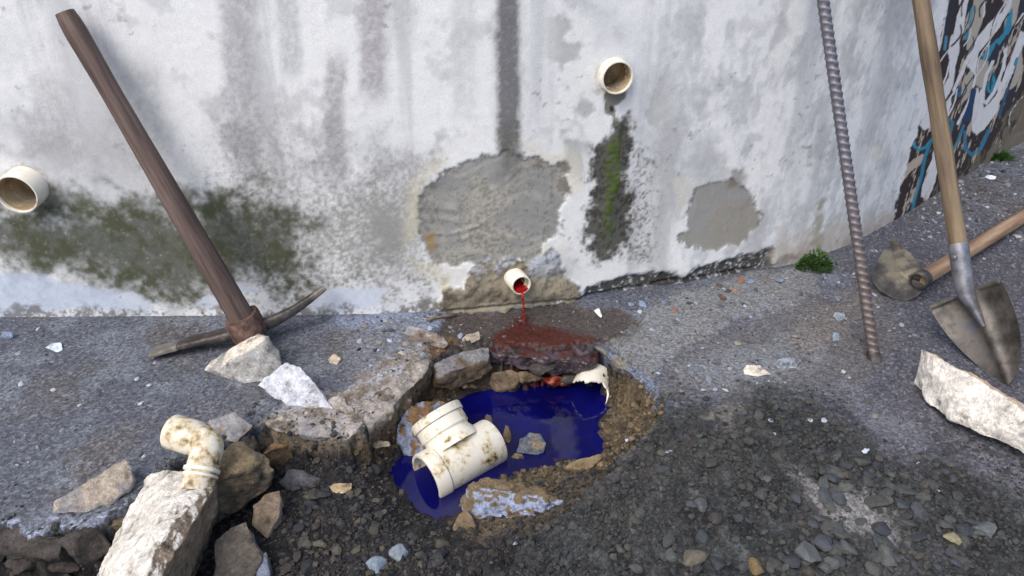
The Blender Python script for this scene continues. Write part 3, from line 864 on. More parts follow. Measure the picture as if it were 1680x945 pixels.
# back and top of the wall, 24 cm thick
bi = np.arange(len(ws))
bx, by = np.interp(ws, seg2, px_), np.interp(ws, seg2, py_)
bnx, bny = nx[:len(ws)], ny[:len(ws)]
topb = np.stack([bx - bnx * .24, by - bny * .24, np.full(len(ws), wz[-1])], 1)
botb = np.stack([bx - bnx * .24, by - bny * .24, np.full(len(ws), wz[0])], 1)
row = (len(wz) - 1) * len(ws)
i = np.arange(len(ws) - 1)
ftop = np.stack([row + i, row + i + 1, nb + i + 1, nb + i], 1)
fback = np.stack([nb + i, nb + i + 1, nb + len(ws) + i + 1, nb + len(ws) + i], 1)
wm = np_mesh('wall', np.concatenate([WXY, topb, botb]), np.concatenate([wf, ftop, fback]))
set_col(wm, np.concatenate([wc, np.tile(lin(190, 190, 190), (2 * len(ws), 1))]))
wall = link('plaster_wall', wm, M['wall'])
tag(wall, 'stained whitewashed plaster wall that bends away, with graffiti beyond the bend', 'wall')

# ------------------------------------------------------------------ drain pipes through the wall
def outlet(key, L, tilt, label, red=False, turn=0.0):
    u, v, r = OUT[key]
    p, n, _ = wall_pt(u, v)
    d = (n + Vector((turn, 0, tilt))).normalized()
    root = empty('drain_pipe', p)
    inv = Matrix.Translation(-p)
    ri = r - .0045
    v_, f_ = lathe_tube(p, d, [(-.14, r), (L - .002, r), (L, r - .0012), (L, ri + .0008), (L - .0015, ri), (-.14, ri)], 56)
    o = link('pipe_wall', pymesh('pipe', [inv @ q for q in v_], f_, sharp=40), M['pvc'], root)
    v_, f_ = lathe_tube(p, d, [(-.139, ri - .0003), (L - .006, ri - .0003), (L - .006, ri - .0012), (-.139, ri - .0012)], 48)
    link('dirt_lining', pymesh('lining', [inv @ q for q in v_], f_, sharp=40), M['pvc_inside'], root)
    if not red:
        dd, a, b = frame(d)
        pts = [p - dd * .045] + [p - dd * .040 + (a * math.cos(2 * math.pi * k / 32) + b * math.sin(2 * math.pi * k / 32)) * (ri - .001) for k in range(32)]
        f_ = [(0, k + 1, (k + 1) % 32 + 1) for k in range(32)]
        link('added_bore_disc', pymesh('bore_disc', [inv @ q for q in pts], f_), M['pvc_inside'], root)  # disc added a little way down the bore so the inside looks lighter
    if red:
        # liquid lying in the lower part of the bore
        dd, a, b = frame(d)
        pts = []
        for t in (-.1, L + .001):
            for k in range(13):
                th = math.pi * (1.5 - .32 + .64 * k / 12)
                pts.append(p + dd * t + (a * math.cos(th) + b * math.sin(th)) * (ri - .0014))
        f_ = [tuple(range(13)), tuple(reversed(range(13, 26)))] + [(k, k + 1, k + 14, k + 13) for k in range(12)] + [(12, 0, 13, 25)]
        link('red_liquid', pymesh('liq', [inv @ q for q in pts], f_, smooth=False), M['red'], root)
        v_, f_ = lathe_tube(p, d, [(L - .022, ri - .0014), (L - .018, ri - .0014), (L - .018, ri - .004), (L - .022, ri - .004)], 40)
        link('inner_ring', pymesh('ring', [inv @ q for q in v_], f_, sharp=40), M['pvc'], root)
    tag(root, label, 'pipe', 'drain pipes through the wall')
    return p, d, L, r
outlet('a', .050, -.05, 'widest white drain pipe sticking out of the wall above the green algae')
outlet('b', .030, -.03, 'white drain pipe high in the wall above the mossy streak')
rp, rd, rl, rr = outlet('c', .044, .04, 'small white drain pipe low in the wall pouring red liquid', red=True, turn=.22)

lipp = rp + rd * (rl + .002) + Vector((0, 0, -rr + .006))
gp = PG(857, 536)
pts = []
for k in range(26):
    t = k / 25
    q = lipp + rd * (.018 * math.sqrt(t) * 1.0) + Vector((0, 0, -(lipp.z - gp.z + .004) * t))
    q += Vector((.0015 * math.sin(t * 19), .001 * math.cos(t * 23), 0)) * t
    pts.append(q)
v_, f_ = sweep(pts, lambda i, t: ((.0034 * (1 - .55 * t) * (1 + .5 * math.sin(i * 1.9) * t),) * 2), 10)
tag(link('liquid_stream', pymesh('stream', v_, f_), M['red']), 'thin stream of red liquid falling from the small low pipe', 'liquid')

# ------------------------------------------------------------------ broken concrete, stones
def chunk(name, pts, colA, colB=None, skin=(0, 0, 1), thr=.35, res=.008, amp=.005, freq=28, smooth=1, label=None, cat='rock', group=None, rag=.5, sharp=38, seed=0, dirt=None, mat='rock'):
    """pts: places in metres; broken lump through them with chipped relief"""
    pts = [Vector(p) for p in pts]
    base = Vector((sum(p.x for p in pts) / len(pts), sum(p.y for p in pts) / len(pts), min(p.z for p in pts)))
    bm = bmesh.new()
    for p in pts:
        bm.verts.new(p - base)
    r = bmesh.ops.convex_hull(bm, input=bm.verts)
    bmesh.ops.delete(bm, geom=list({e for e in r['geom_interior'] + r['geom_unused'] if isinstance(e, bmesh.types.BMVert)}), context='VERTS')
    for it in range(9):
        long_ = [e for e in bm.edges if e.calc_length() > res]
        if not long_ or len(bm.verts) > 9000:
            break
        bmesh.ops.subdivide_edges(bm, edges=long_, cuts=1)
        bmesh.ops.triangulate(bm, faces=bm.faces)
    for _ in range(smooth):
        bmesh.ops.smooth_vert(bm, verts=bm.verts, factor=.5, use_axis_x=True, use_axis_y=True, use_axis_z=True)
    bm.normal_update()
    off = Vector((seed * 7.3 + 1, seed * 3.1, seed * 5.7))
    mv = []
    for v in bm.verts:
        q = v.co * freq + off
        h = mnoise.fractal(q, 1.0, 2.0, 4)
        cell = mnoise.cell_vector(q * .45)
        c = mnoise.voronoi(q * .55)[0]
        hf = mnoise.fractal(q * 3.7, 1.0, 2.0, 3)
        mv.append(v.normal * (amp * (h * .95 + (c[1] - c[0]) * .9 - .35 + hf * .28)))
    for v, d in zip(bm.verts, mv):
        v.co += d
    bm.normal_update()
    skin = Vector(skin).normalized()
    colB = colA if colB is None else colB
    cols = np.zeros((len(bm.verts), 3))
    A_, B_ = lin(*colA), lin(*colB)
    D_ = lin(*dirt) if dirt else None
    for i_, v in enumerate(bm.verts):
        n_ = mnoise.fractal(v.co * 22 + off, 1, 2, 4)
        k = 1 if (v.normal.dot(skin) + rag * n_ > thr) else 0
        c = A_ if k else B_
        n2_ = mnoise.fractal(v.co * 60 + off, 1, 2, 3)
        c = c * max(.45, 1 + .34 * n2_ + .26 * n_)
        if n2_ + .5 * n_ < -.62: c = c * .55
        if D_ is not None:
            w_ = min(1, max(0, (mnoise.fractal(v.co * 14 + off * 2, 1, 2, 4) - .05) * 3))
            c = c * (1 - w_) + D_ * w_
        cols[i_] = c
    me = bpy.data.meshes.new(name)
    bm.to_mesh(me); bm.free()
    set_col(me, cols)
    me.shade_smooth(); me.set_sharp_from_angle(angle=math.radians(sharp))
    o = link(name, me, M[mat])
    o.location = base
    tag(o, label, cat, group)
    return o

def rise(outline, back=.05, zb=None, inset=.8):
    """outline of (u, v, height): the seen face at these places, and a foot under it set back from it"""
    top = [P(u, v, z) for u, v, z in outline]
    c = sum(top, Vector()) / len(top)
    out = list(top)
    for p in top:
        q = c + (p - c) * inset
        z = zb if zb is not None else float(gh(q.x, q.y)[0]) - .006
        out.append(Vector((q.x, q.y + back, min(z, p.z - .002))))
    return out

GREY, PALE, TANC, WHITE, BLUE, BROWN = (140, 138, 136), (186, 184, 182), (170, 154, 134), (214, 212, 210), (150, 164, 190), (116, 100, 80)
chunk('concrete_chunk', rise([(333, 608, .004), (347, 592, .018), (372, 574, .04), (424, 546, .066), (440, 553, .072), (458, 574, .05), (463, 602, .02), (432, 626, .004), (402, 630, .0), (372, 622, .0)], .03) + [P(352, 608, .022), P(384, 592, .046), P(410, 575, .066), P(434, 558, .082)],
      (206, 198, 184), (158, 158, 156), (-.62, .45, .64), .70, res=.006, amp=.0035, freq=34, rag=.3, label='pale wedge of broken concrete with a smooth cream edge, beside the pickaxe head', cat='concrete', seed=1)
chunk('concrete_chunk', rise([(420, 632, .01), (444, 612, .03), (470, 593, .055), (490, 600, .055), (512, 622, .045), (528, 642, .03), (548, 672, .004), (512, 668, .0), (482, 669, .0), (450, 655, .002)], .025),
      (186, 190, 200), (172, 173, 176), (-.5, -.2, .8), .5, amp=.006, freq=36, label='bluish white jagged concrete chunk with a pointed end, touching the cream edged wedge', cat='concrete', seed=2)
chunk('flat_rock', rise([(84, 842, .004), (88, 824, .02), (130, 796, .04), (170, 771, .045), (206, 750, .045), (216, 762, .04), (222, 790, .02), (216, 806, .004), (180, 828, .0), (140, 843, .0)], .02),
      (160, 150, 138), (138, 138, 142), (-.1, -.1, 1), .5, amp=.005, freq=34, label='long flat tan rock with a faint turquoise paint spot on the asphalt edge', cat='rock', seed=3, dirt=(122, 126, 132))
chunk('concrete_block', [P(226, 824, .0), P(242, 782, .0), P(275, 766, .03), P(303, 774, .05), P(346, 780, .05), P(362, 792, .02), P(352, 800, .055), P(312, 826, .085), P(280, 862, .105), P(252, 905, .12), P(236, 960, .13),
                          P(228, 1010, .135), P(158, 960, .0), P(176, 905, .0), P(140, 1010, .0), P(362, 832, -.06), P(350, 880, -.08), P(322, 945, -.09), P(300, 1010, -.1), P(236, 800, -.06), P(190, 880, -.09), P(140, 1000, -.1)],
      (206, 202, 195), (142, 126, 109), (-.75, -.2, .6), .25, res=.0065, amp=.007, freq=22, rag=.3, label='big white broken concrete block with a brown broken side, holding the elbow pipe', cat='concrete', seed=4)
chunk('mortar_lump', [P(352, 742, .03), P(376, 724, .045), P(410, 730, .05), P(436, 745, .04), P(452, 772, .01), P(444, 802, -.02), P(412, 818, -.05), P(384, 842, -.07), P(352, 866, -.075), P(345, 800, .03), P(390, 770, .055), P(360, 800, -.08), P(430, 770, -.08), P(400, 740, -.07)],
      (126, 112, 90), (108, 98, 84), (0, 0, 1), .2, amp=.008, freq=30, smooth=2, label='pitted brown mortar lump stuck behind the elbow pipe', cat='mortar', seed=5, dirt=(92, 88, 80))
chunk('rubble_stone', rise([(343, 960, -.03), (352, 884, -.01), (376, 862, .0), (404, 853, .0), (418, 880, -.01), (432, 915, -.03), (418, 945, -.045), (380, 975, -.05)], .03, -.1),
      (112, 104, 94), (124, 118, 114), (0, 0, 1), .3, amp=.006, label='large grey brown rubble stone beside the brown side of the white block', seed=6)
chunk('rubble_stone', rise([(412, 828, -.02), (436, 808, -.01), (459, 803, -.015), (458, 850, -.04), (438, 884, -.06), (415, 862, -.05)], .025, -.085),
      (126, 112, 96), (150, 138, 126), (0, -.2, 1), .4, amp=.004, label='upright brown rubble stone with a pale edge between mortar lump and gravel', seed=7)
chunk('rubble_stone', rise([(418, 940, -.04), (436, 905, -.035), (444, 925, -.045), (442, 955, -.06), (420, 965, -.06)], .02, -.09),
      (150, 156, 172), (110, 104, 98), (.2, -.4, .8), .55, amp=.004, label='small rubble stone with a bluish patch under the larger grey brown stone', seed=8)
chunk('rubble_stone', rise([(338, 692, .012), (362, 683, .025), (382, 676, .03), (402, 688, .022), (416, 698, .012), (386, 727, .0), (352, 715, .0)], .01),
      (134, 134, 136), (150, 132, 116), (-.3, 0, 1), .5, amp=.004, label='flat grey rubble stone on the asphalt edge behind the elbow pipe', seed=9)
chunk('rubble_stone', rise([(424, 748, -.01), (446, 725, .0), (476, 728, -.005), (466, 746, -.03), (440, 762, -.04)], .015, -.07),
      (136, 110, 80), (116, 96, 74), (0, 0, 1), .3, amp=.004, label='ochre brown rubble stone under the broken asphalt edge', seed=10)
chunk('rubble_stone', rise([(455, 792, -.04), (470, 772, -.03), (500, 768, -.03), (530, 785, -.04), (520, 800, -.055), (470, 806, -.06)], .015, -.075),
      (78, 78, 82), (66, 66, 70), amp=.005, label='dark flat rubble stone beside the crescent shaped tile chip', seed=11)
chunk('tile_chip', rise([(540, 798, -.045), (548, 792, -.043), (566, 794, -.043), (578, 792, -.043), (577, 802, -.05), (562, 810, -.052), (546, 808, -.052)], .004),
      (176, 158, 126), res=.005, amp=.002, label='cream crescent shaped tile chip lying on dark gravel', cat='tile', seed=12)
# in and round the hole
chunk('boulder', rise([(650, 722, -.08), (652, 700, -.055), (664, 675, -.035), (684, 658, -.025), (722, 655, -.03), (757, 668, -.05), (752, 700, -.09), (712, 735, -.11), (680, 757, -.12), (660, 745, -.11)], .03, -.17),
      (124, 136, 158), (118, 94, 70), (-.8, -.45, .1), .22, amp=.006, rag=.12, label='stone half blue grey, half brown behind the white tee pipe', cat='rock', seed=13)
chunk('boulder', rise([(846, 742, -.11), (852, 720, -.08), (868, 709, -.07), (888, 711, -.072), (897, 726, -.09), (893, 742, -.108), (872, 750, -.114)], .01, -.16),
      (122, 112, 96), (96, 104, 116), (.2, .1, 1), .5, amp=.003, freq=40, res=.005, label='rounded stone with blue grey foot rising from the blue water', cat='rock', seed=14)
chunk('shard_stone', rise([(793, 690, -.09), (798, 679, -.07), (805, 681, -.07), (814, 708, -.1), (808, 728, -.114), (797, 712, -.11)], .008, -.16),
      (104, 96, 86), res=.005, amp=.002, label='tall thin stone shard in the blue water near the far end of the tee pipe', cat='rock', seed=15)
chunk('shard_stone', rise([(824, 712, -.1), (829, 696, -.085), (835, 700, -.085), (841, 718, -.105), (834, 732, -.114), (827, 724, -.112)], .008, -.16),
      (124, 108, 84), res=.005, amp=.002, label='small pointed brown shard in the blue water beside the rounded stone', cat='rock', seed=16)
chunk('shard_stone', rise([(838, 750, -.108), (845, 742, -.1), (858, 744, -.1), (861, 752, -.108), (848, 757, -.114)], .006, -.16),
      (116, 104, 84), res=.005, amp=.002, label='low pebble touching the foot of the rounded stone in blue water', cat='rock', seed=17)
chunk('mortar_lump', [P(752, 824, -.075), P(770, 796, -.04), P(800, 786, -.03), P(832, 784, -.028), P(872, 798, -.022), P(905, 812, -.02), P(926, 824, -.025), P(912, 848, -.06), P(872, 864, -.075), P(830, 874, -.085), P(780, 866, -.09),
                      P(800, 800, -.022), P(850, 806, -.018), P(900, 822, -.018), P(800, 800, -.12), P(880, 800, -.12), P(850, 850, -.12)],
      (110, 97, 76), (150, 164, 194), (.05, .35, .9), .22, res=.006, amp=.011, freq=26, rag=.8, label='muddy mortar lump with bluish white broken faces at the near edge of the water', cat='mortar', seed=18, dirt=(102, 90, 70))
chunk('mortar_lump', rise([(742, 868, -.07), (752, 842, -.055), (764, 833, -.05), (778, 850, -.055), (784, 872, -.07), (756, 880, -.075)], .012, -.1),
      (112, 98, 78), amp=.004, label='small brown mortar lump beside the blue faced muddy lump', cat='mortar', seed=19)
chunk('mortar_lump', rise([(922, 768, -.075), (950, 752, -.06), (984, 742, -.05), (988, 752, -.055), (966, 772, -.075), (936, 776, -.085)], .012, -.1),
      (122, 108, 84), amp=.003, label='flat tan mortar flake on the near rim of the hole', cat='mortar', seed=20)
chunk('stone_slab', [P(800, 562, -.019), P(985, 558, -.020), P(800, 576, -.019), P(842, 585, -.019), P(892, 588, -.019), P(935, 578, -.020), P(962, 588, -.024), P(980, 600, -.034),
                      P(806, 594, -.045), P(858, 606, -.055), P(908, 617, -.065), P(945, 612, -.06), P(975, 606, -.05), P(800, 562, -.05), P(980, 562, -.06), P(890, 572, -.075)],
      (66, 37, 33), (50, 42, 47), (-.1, .12, 1), .86, res=.006, amp=.008, freq=26, rag=.35, label='dark wet reddish stone under the red puddle at the rim of the hole', cat='rock', seed=21, dirt=(84, 74, 82), mat='wet_rock')
chunk('stone_slab', [P(708, 600, -.012), P(745, 580, -.006), P(803, 570, -.010), P(806, 584, -.012), P(800, 596, -.02), P(760, 604, -.014), P(722, 614, -.016), P(712, 636, -.06), P(745, 640, -.07), P(790, 622, -.06), P(806, 606, -.045), P(720, 590, -.07), P(800, 580, -.07)],
      (118, 118, 121), (92, 82, 70), (0, .05, 1), .62, res=.006, amp=.007, freq=28, rag=.4, label='broken grey slab hanging in the hole left of the reddish stone', cat='concrete', seed=22, dirt=(100, 86, 68))
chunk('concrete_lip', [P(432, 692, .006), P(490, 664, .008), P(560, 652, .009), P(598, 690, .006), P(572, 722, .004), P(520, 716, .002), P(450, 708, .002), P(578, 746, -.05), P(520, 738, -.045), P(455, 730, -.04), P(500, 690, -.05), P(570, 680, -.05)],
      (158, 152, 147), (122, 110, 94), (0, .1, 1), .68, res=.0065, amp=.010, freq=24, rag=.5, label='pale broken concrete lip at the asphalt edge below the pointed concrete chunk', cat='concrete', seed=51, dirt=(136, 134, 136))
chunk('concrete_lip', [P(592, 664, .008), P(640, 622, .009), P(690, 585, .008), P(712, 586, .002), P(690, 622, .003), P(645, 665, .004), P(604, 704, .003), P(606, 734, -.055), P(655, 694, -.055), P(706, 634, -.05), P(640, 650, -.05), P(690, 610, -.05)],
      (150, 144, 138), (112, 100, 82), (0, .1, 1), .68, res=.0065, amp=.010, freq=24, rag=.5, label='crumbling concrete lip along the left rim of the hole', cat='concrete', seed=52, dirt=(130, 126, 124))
chunk('stone_slab', rise([(806, 612, -.06), (840, 605, -.055), (856, 618, -.075), (846, 640, -.1), (815, 642, -.105), (800, 630, -.09)], .02, -.14),
      (112, 98, 80), res=.006, amp=.005, label='muddy stone at the water edge below the reddish stone', cat='rock', seed=23)
chunk('stone_slab', [P(975, 568, -.004), P(1000, 572, .002), P(1042, 604, .004), P(1070, 640, .0), P(1062, 648, -.02), P(1030, 618, -.03), P(992, 590, -.035), P(1000, 570, -.05), P(1060, 625, -.05)],
      (118, 128, 148), (84, 88, 98), (0, -.1, 1), .6, res=.005, amp=.009, rag=.6, dirt=(120, 116, 108), label='blue grey broken slab edge at the right rim of the hole', cat='concrete', seed=24)
# loose pieces by the wall
chunk('concrete_chunk', rise([(664, 548, .012), (668, 534, .03), (690, 538, .03), (728, 552, .025), (735, 565, .012), (728, 572, .0), (695, 564, .0), (670, 558, .0)], .012),
      (136, 134, 136), (124, 112, 104), (-.2, .1, 1), .5, res=.005, amp=.003, label='long grey concrete piece lying on brown sand at the wall foot', cat='concrete', seed=25)
chunk('concrete_chunk', rise([(757, 556, .006), (764, 548, .014), (786, 543, .016), (788, 556, .006), (772, 565, .0), (760, 562, .0)], .008),
      (160, 150, 136), res=.005, amp=.003, label='small tan stone between the long grey piece and the red puddle', cat='rock', seed=26)
chunk('concrete_chunk', rise([(1219, 606, .006), (1226, 598, .016), (1248, 598, .016), (1268, 615, .002), (1240, 617, .0), (1222, 614, .0)], .01),
      (206, 198, 186), res=.005, amp=.003, label='flat cream stone on the asphalt near the foot of the steel bar', cat='rock', seed=27)
chunk('rubble_stone', rise([(1268, 595, .012), (1278, 588, .02), (1300, 584, .02), (1316, 590, .01), (1306, 603, .0), (1278, 606, .0)], .01),
      (112, 116, 120), (150, 160, 172), (.2, 0, 1), .6, res=.005, amp=.003, label='grey stone with a bluish top near the flat cream stone', seed=28)
chunk('rubble_stone', rise([(1366, 518, .01), (1370, 511, .018), (1386, 512, .018), (1389, 522, .006), (1376, 528, .0)], .008),
      (142, 154, 164), res=.004, amp=.002, label='blue grey stone on asphalt between weed and steel bar foot', seed=29)
chunk('rubble_stone', rise([(1365, 552, .006), (1368, 545, .014), (1378, 546, .014), (1378, 558, .0), (1367, 560, .0)], .006),
      (132, 146, 160), res=.004, amp=.002, label='small blue grey stone next to pink rubble near the steel bar', seed=30)
chunk('rubble_stone', rise([(538, 588, .006), (548, 579, .016), (560, 588, .01), (552, 598, .0), (540, 596, .0)], .006),
      (176, 164, 146), res=.004, amp=.002, label='small cream pebble on asphalt beyond the pointed concrete chunk', seed=31)
chunk('rubble_stone', rise([(0, 552, .01), (4, 543, .018), (20, 544, .018), (22, 553, .006), (14, 558, .0), (0, 556, .0)], .008),
      (128, 142, 166), res=.004, amp=.002, label='blue grey stone at the foot of the wall left of the pickaxe', seed=32)
chunk('plaster_flake', rise([(73, 570, .004), (86, 562, .008), (100, 561, .008), (103, 574, .002), (94, 578, .0)], .004),
      (192, 204, 220), res=.004, amp=.0015, label='pale blue plaster flake on the asphalt left of the pickaxe', cat='plaster', seed=33)
chunk('rubble_stone', rise([(1162, 694, .018), (1172, 676, .03), (1196, 684, .03), (1212, 702, .02), (1200, 714, .006), (1176, 710, .006)], .012),
      (150, 146, 138), (116, 104, 86), (-.2, .2, 1), .5, res=.005, amp=.004, label='brown stone with a pale chipped top half buried in the gravel heap', seed=34)
# stones sticking out of the broken banks
BANK = [
        (470, 722, -.02, 18, 'brown', None), (585, 742, -.05, 18, 'brown', None), (620, 735, -.06, 16, 'tan', None),
        (760, 642, -.09, 22, 'brown', None), (868, 624, -.08, 20, 'brown', None), (905, 626, -.085, 20, 'red', None), (925, 630, -.095, 13, 'red', None), (890, 606, -.04, 22, 'dark', None), (936, 622, -.08, 16, 'dark', None),
        (1022, 612, -.05, 18, 'brown', None), (1048, 634, -.045, 18, 'brown', None), (1010, 632, -.08, 16, 'brown', None),
        (15, 896, -.02, 36, 'dark', None), (75, 906, -.025, 36, 'dark', None), (135, 904, -.022, 34, 'dark', None), (190, 875, -.03, 24, 'brown', None), (232, 842, -.03, 18, 'brown', None), (40, 930, -.07, 26, 'dark', None), (110, 938, -.08, 24, 'dark', None)]
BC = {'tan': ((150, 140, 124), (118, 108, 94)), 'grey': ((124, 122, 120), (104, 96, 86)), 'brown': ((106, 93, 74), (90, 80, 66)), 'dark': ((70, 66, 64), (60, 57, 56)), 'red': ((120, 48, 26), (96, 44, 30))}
rb = random.Random(4)
for k_, (uu, vv, zz_, rad, cn, lb) in enumerate(BANK):
    c = P(uu, vv, zz_)
    m_per_px = (c - Vector((0, 0, H))).length / F
    R_ = rad * m_per_px
    pts = []
    for q in range(11):
        d = Vector((rb.gauss(0, 1), rb.gauss(0, 1), rb.gauss(0, 1))).normalized()
        pts.append(c + Vector((d.x * R_ * 1.25, d.y * R_ * .8 + R_ * .3, d.z * R_ * .8)))
    where = 'in the dark bank below the white crusted asphalt edge' if uu < 260 else ('in the bank under the concrete lip' if uu < 700 else ('at the back shore of the blue water' if uu < 1000 else 'under the blue grey slab edge'))
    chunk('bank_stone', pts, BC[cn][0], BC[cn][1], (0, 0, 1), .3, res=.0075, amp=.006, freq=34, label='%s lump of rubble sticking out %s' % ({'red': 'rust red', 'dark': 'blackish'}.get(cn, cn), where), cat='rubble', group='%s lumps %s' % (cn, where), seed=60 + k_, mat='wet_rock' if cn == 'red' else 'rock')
# the right-hand block
chunk('concrete_block', [P(1500, 628, .0), P(1502, 600, .05), P(1510, 570, .09), P(1530, 582, .1), P(1578, 606, .11), P(1632, 640, .11), P(1700, 688, .11), P(1800, 740, .1), P(1800, 800, .03), P(1690, 748, .03), P(1622, 716, .03), P(1562, 692, .025), P(1522, 664, .012),
                          P(1570, 640, -.005), P(1720, 730, -.005), P(1620, 640, -.005), P(1780, 720, -.005)],
      (196, 176, 154), (214, 210, 204), (.15, .45, .9), .78, res=.007, amp=.007, freq=20, smooth=2, rag=.45, label='long white broken concrete block lying in front of the shovel tip', cat='concrete', seed=35)

# ------------------------------------------------------------------ pvc pieces
def tee():
    a0, a1_ = P(699, 786, -.098), P(805, 726, -.090)
    d = (a1_ - a0).normalized()
    Lm = .172
    root = empty('tee_pipe', a0)
    inv = Matrix.Translation(-a0)
    R, r = .0515, .0470
    v_, f_ = lathe_tube(a0, d, [(0, R + .0015), (.004, R + .003), (.030, R + .003), (.034, R), (Lm - .004, R), (Lm, R - .002), (Lm, r), (0, r)], 64)
    link('run_pipe', pymesh('run', [inv @ q for q in v_], f_, sharp=35), M['pvc_dirty'], root)
    vd = ray(740, 740).normalized()
    b = d.cross(vd)
    b = (b - d * b.dot(d)).normalized()
    if b.z < 0: b = -b
    b = (b + vd * .10 - d * .06).normalized()
    c = a0 + d * .088
    prof = [(.030, R + .010), (.046, R + .006), (.056, R + .001), (.062, R), (.066, R + .004), (.090, R + .004), (.092, R + .0075), (.108, R + .0075), (.110, R + .0055), (.110, r), (.046, r - .002)]
    v_, f_ = lathe_tube(c, b, prof, 64)
    link('branch_socket', pymesh('branch', [inv @ q for q in v_], f_, sharp=35), M['pvc_dirty'], root)
    v_, f_ = lathe_tube(c, b, [(.0905, R + .0062), (.0935, R + .0080), (.0965, R + .0062)], 64)
    link('socket_ring', pymesh('ring', [inv @ q for q in v_], f_), M['pvc_dirty'], root)
    tag(root, 'dirty white plastic tee pipe fitting lying in the blue water', 'pipe')
tee()

def elbow():
    a, k, e = P(283, 708, .105), P(343, 726, .10), P(322, 806, .05)
    # opening, bend, leg
    pts = []
    for t in np.linspace(0, 1, 9): pts.append(a.lerp(k, t * .80))
    for t in np.linspace(0.12, 1, 8):
        p0, p2 = a.lerp(k, .80), k.lerp(e, .18)
        pts.append(p0 * (1 - t) ** 2 + k * 2 * t * (1 - t) + p2 * t * t)
    for t in np.linspace(.25, 1, 8): pts.append(k.lerp(e, t))
    root = empty('elbow_pipe', e)
    inv = Matrix.Translation(-e)
    R = .0275
    v_, f_ = sweep(pts, lambda i, t: (R * (1.14 if i < 7 else 1.0),) * 2, 32, cap=False, hint=(0.3, -.6, .7))
    n = 32
    base = len(v_)
    v2, _ = sweep(pts[:9], lambda i, t: (R * .9,) * 2, 32, cap=False, hint=(0.3, -.6, .7))
    v_ = v_ + v2
    for i in range(8):
        for q in range(n):
            q2 = (q + 1) % n
            f_.append((base + i * n + q, base + (i + 1) * n + q, base + (i + 1) * n + q2, base + i * n + q2))
    for q in range(n):
        f_.append((q, base + q, base + (q + 1) % n, (q + 1) % n))
    link('pipe_bend', pymesh('bend', [inv @ q for q in v_], f_, sharp=35), M['pvc_soiled'], root)
    d = (e - k).normalized()
    c = k.lerp(e, .52)
    for t0, wd, rr_ in ((0, .007, .0035), (.011, .005, .0025)):
        v_, f_ = lathe_tube(c + d * t0, d, [(0, R - .001), (.001, R + rr_), (wd, R + rr_), (wd + .001, R - .001)], 40)
        link('collar', pymesh('collar', [inv @ q for q in v_], f_, sharp=30), M['pvc'], root)
    tag(root, 'yellowed white elbow pipe set into the end of the white concrete block', 'pipe')
elbow()

def shell():
    # broken length of white pipe, an arch of wall over the water
    c0, c1 = P(955, 640, -.10), P(990, 618, -.095)
    d = Vector((.30, .95, 0.05)).normalized()
    o = P(964, 654, -.100)
    side = Vector((d.y, -d.x, 0)); up = Vector((0, 0, 1))
    R, th = .047, .004
    n, m_ = 22, 10
    v, f = [], []
    for layer in (0, 1):
        r_ = R - th * layer
        for j in range(m_):
            for i_ in range(n):
                a = math.radians(-14 + 172 * i_ / (n - 1))
                near = .0 + .022 * abs(math.sin(a * 1.5 + .6)) + .010 * mnoise.noise(Vector((i_ * .7, 3, 1)))
                t = near + (.075 - near + .006 * mnoise.noise(Vector((i_ * .9, 8, 1)))) * j / (m_ - 1)
                q = o + side * (r_ * math.cos(a)) + up * (r_ * math.sin(a)) + d * t
                v.append(q)
    N = n * m_
    for j in range(m_ - 1):
        for i_ in range(n - 1):
            k = j * n + i_
            f.append((k, k + 1, k + n + 1, k + n)); f.append((N + k, N + k + n, N + k + n + 1, N + k + 1))
    for i_ in range(n - 1):
        f.append((i_, N + i_, N + i_ + 1, i_ + 1))
        k = (m_ - 1) * n + i_
        f.append((k, k + 1, N + k + 1, N + k))
    for j in range(m_ - 1):
        k = j * n
        f.append((k, k + n, N + k + n, N + k))
        k = j * n + n - 1
        f.append((k, N + k, N + k + n, k + n))
    inv = Matrix.Translation(-o)
    ob = link('pipe_fragment', pymesh('shell', [inv @ q for q in v], f, sharp=40), M['pvc'])
    ob.location = o
    tag(ob, 'broken arch of white pipe wall at the back edge of the blue water', 'pipe')
shell()

# ------------------------------------------------------------------ tools
def place(root, v_):
    inv = Matrix.Translation(-Vector(root.location))
    return [inv @ Vector(q) for q in v_]

def straight(a, b, n):
    a, b = Vector(a), Vector(b)
    return [a.lerp(b, i / (n - 1)) for i in range(n)]

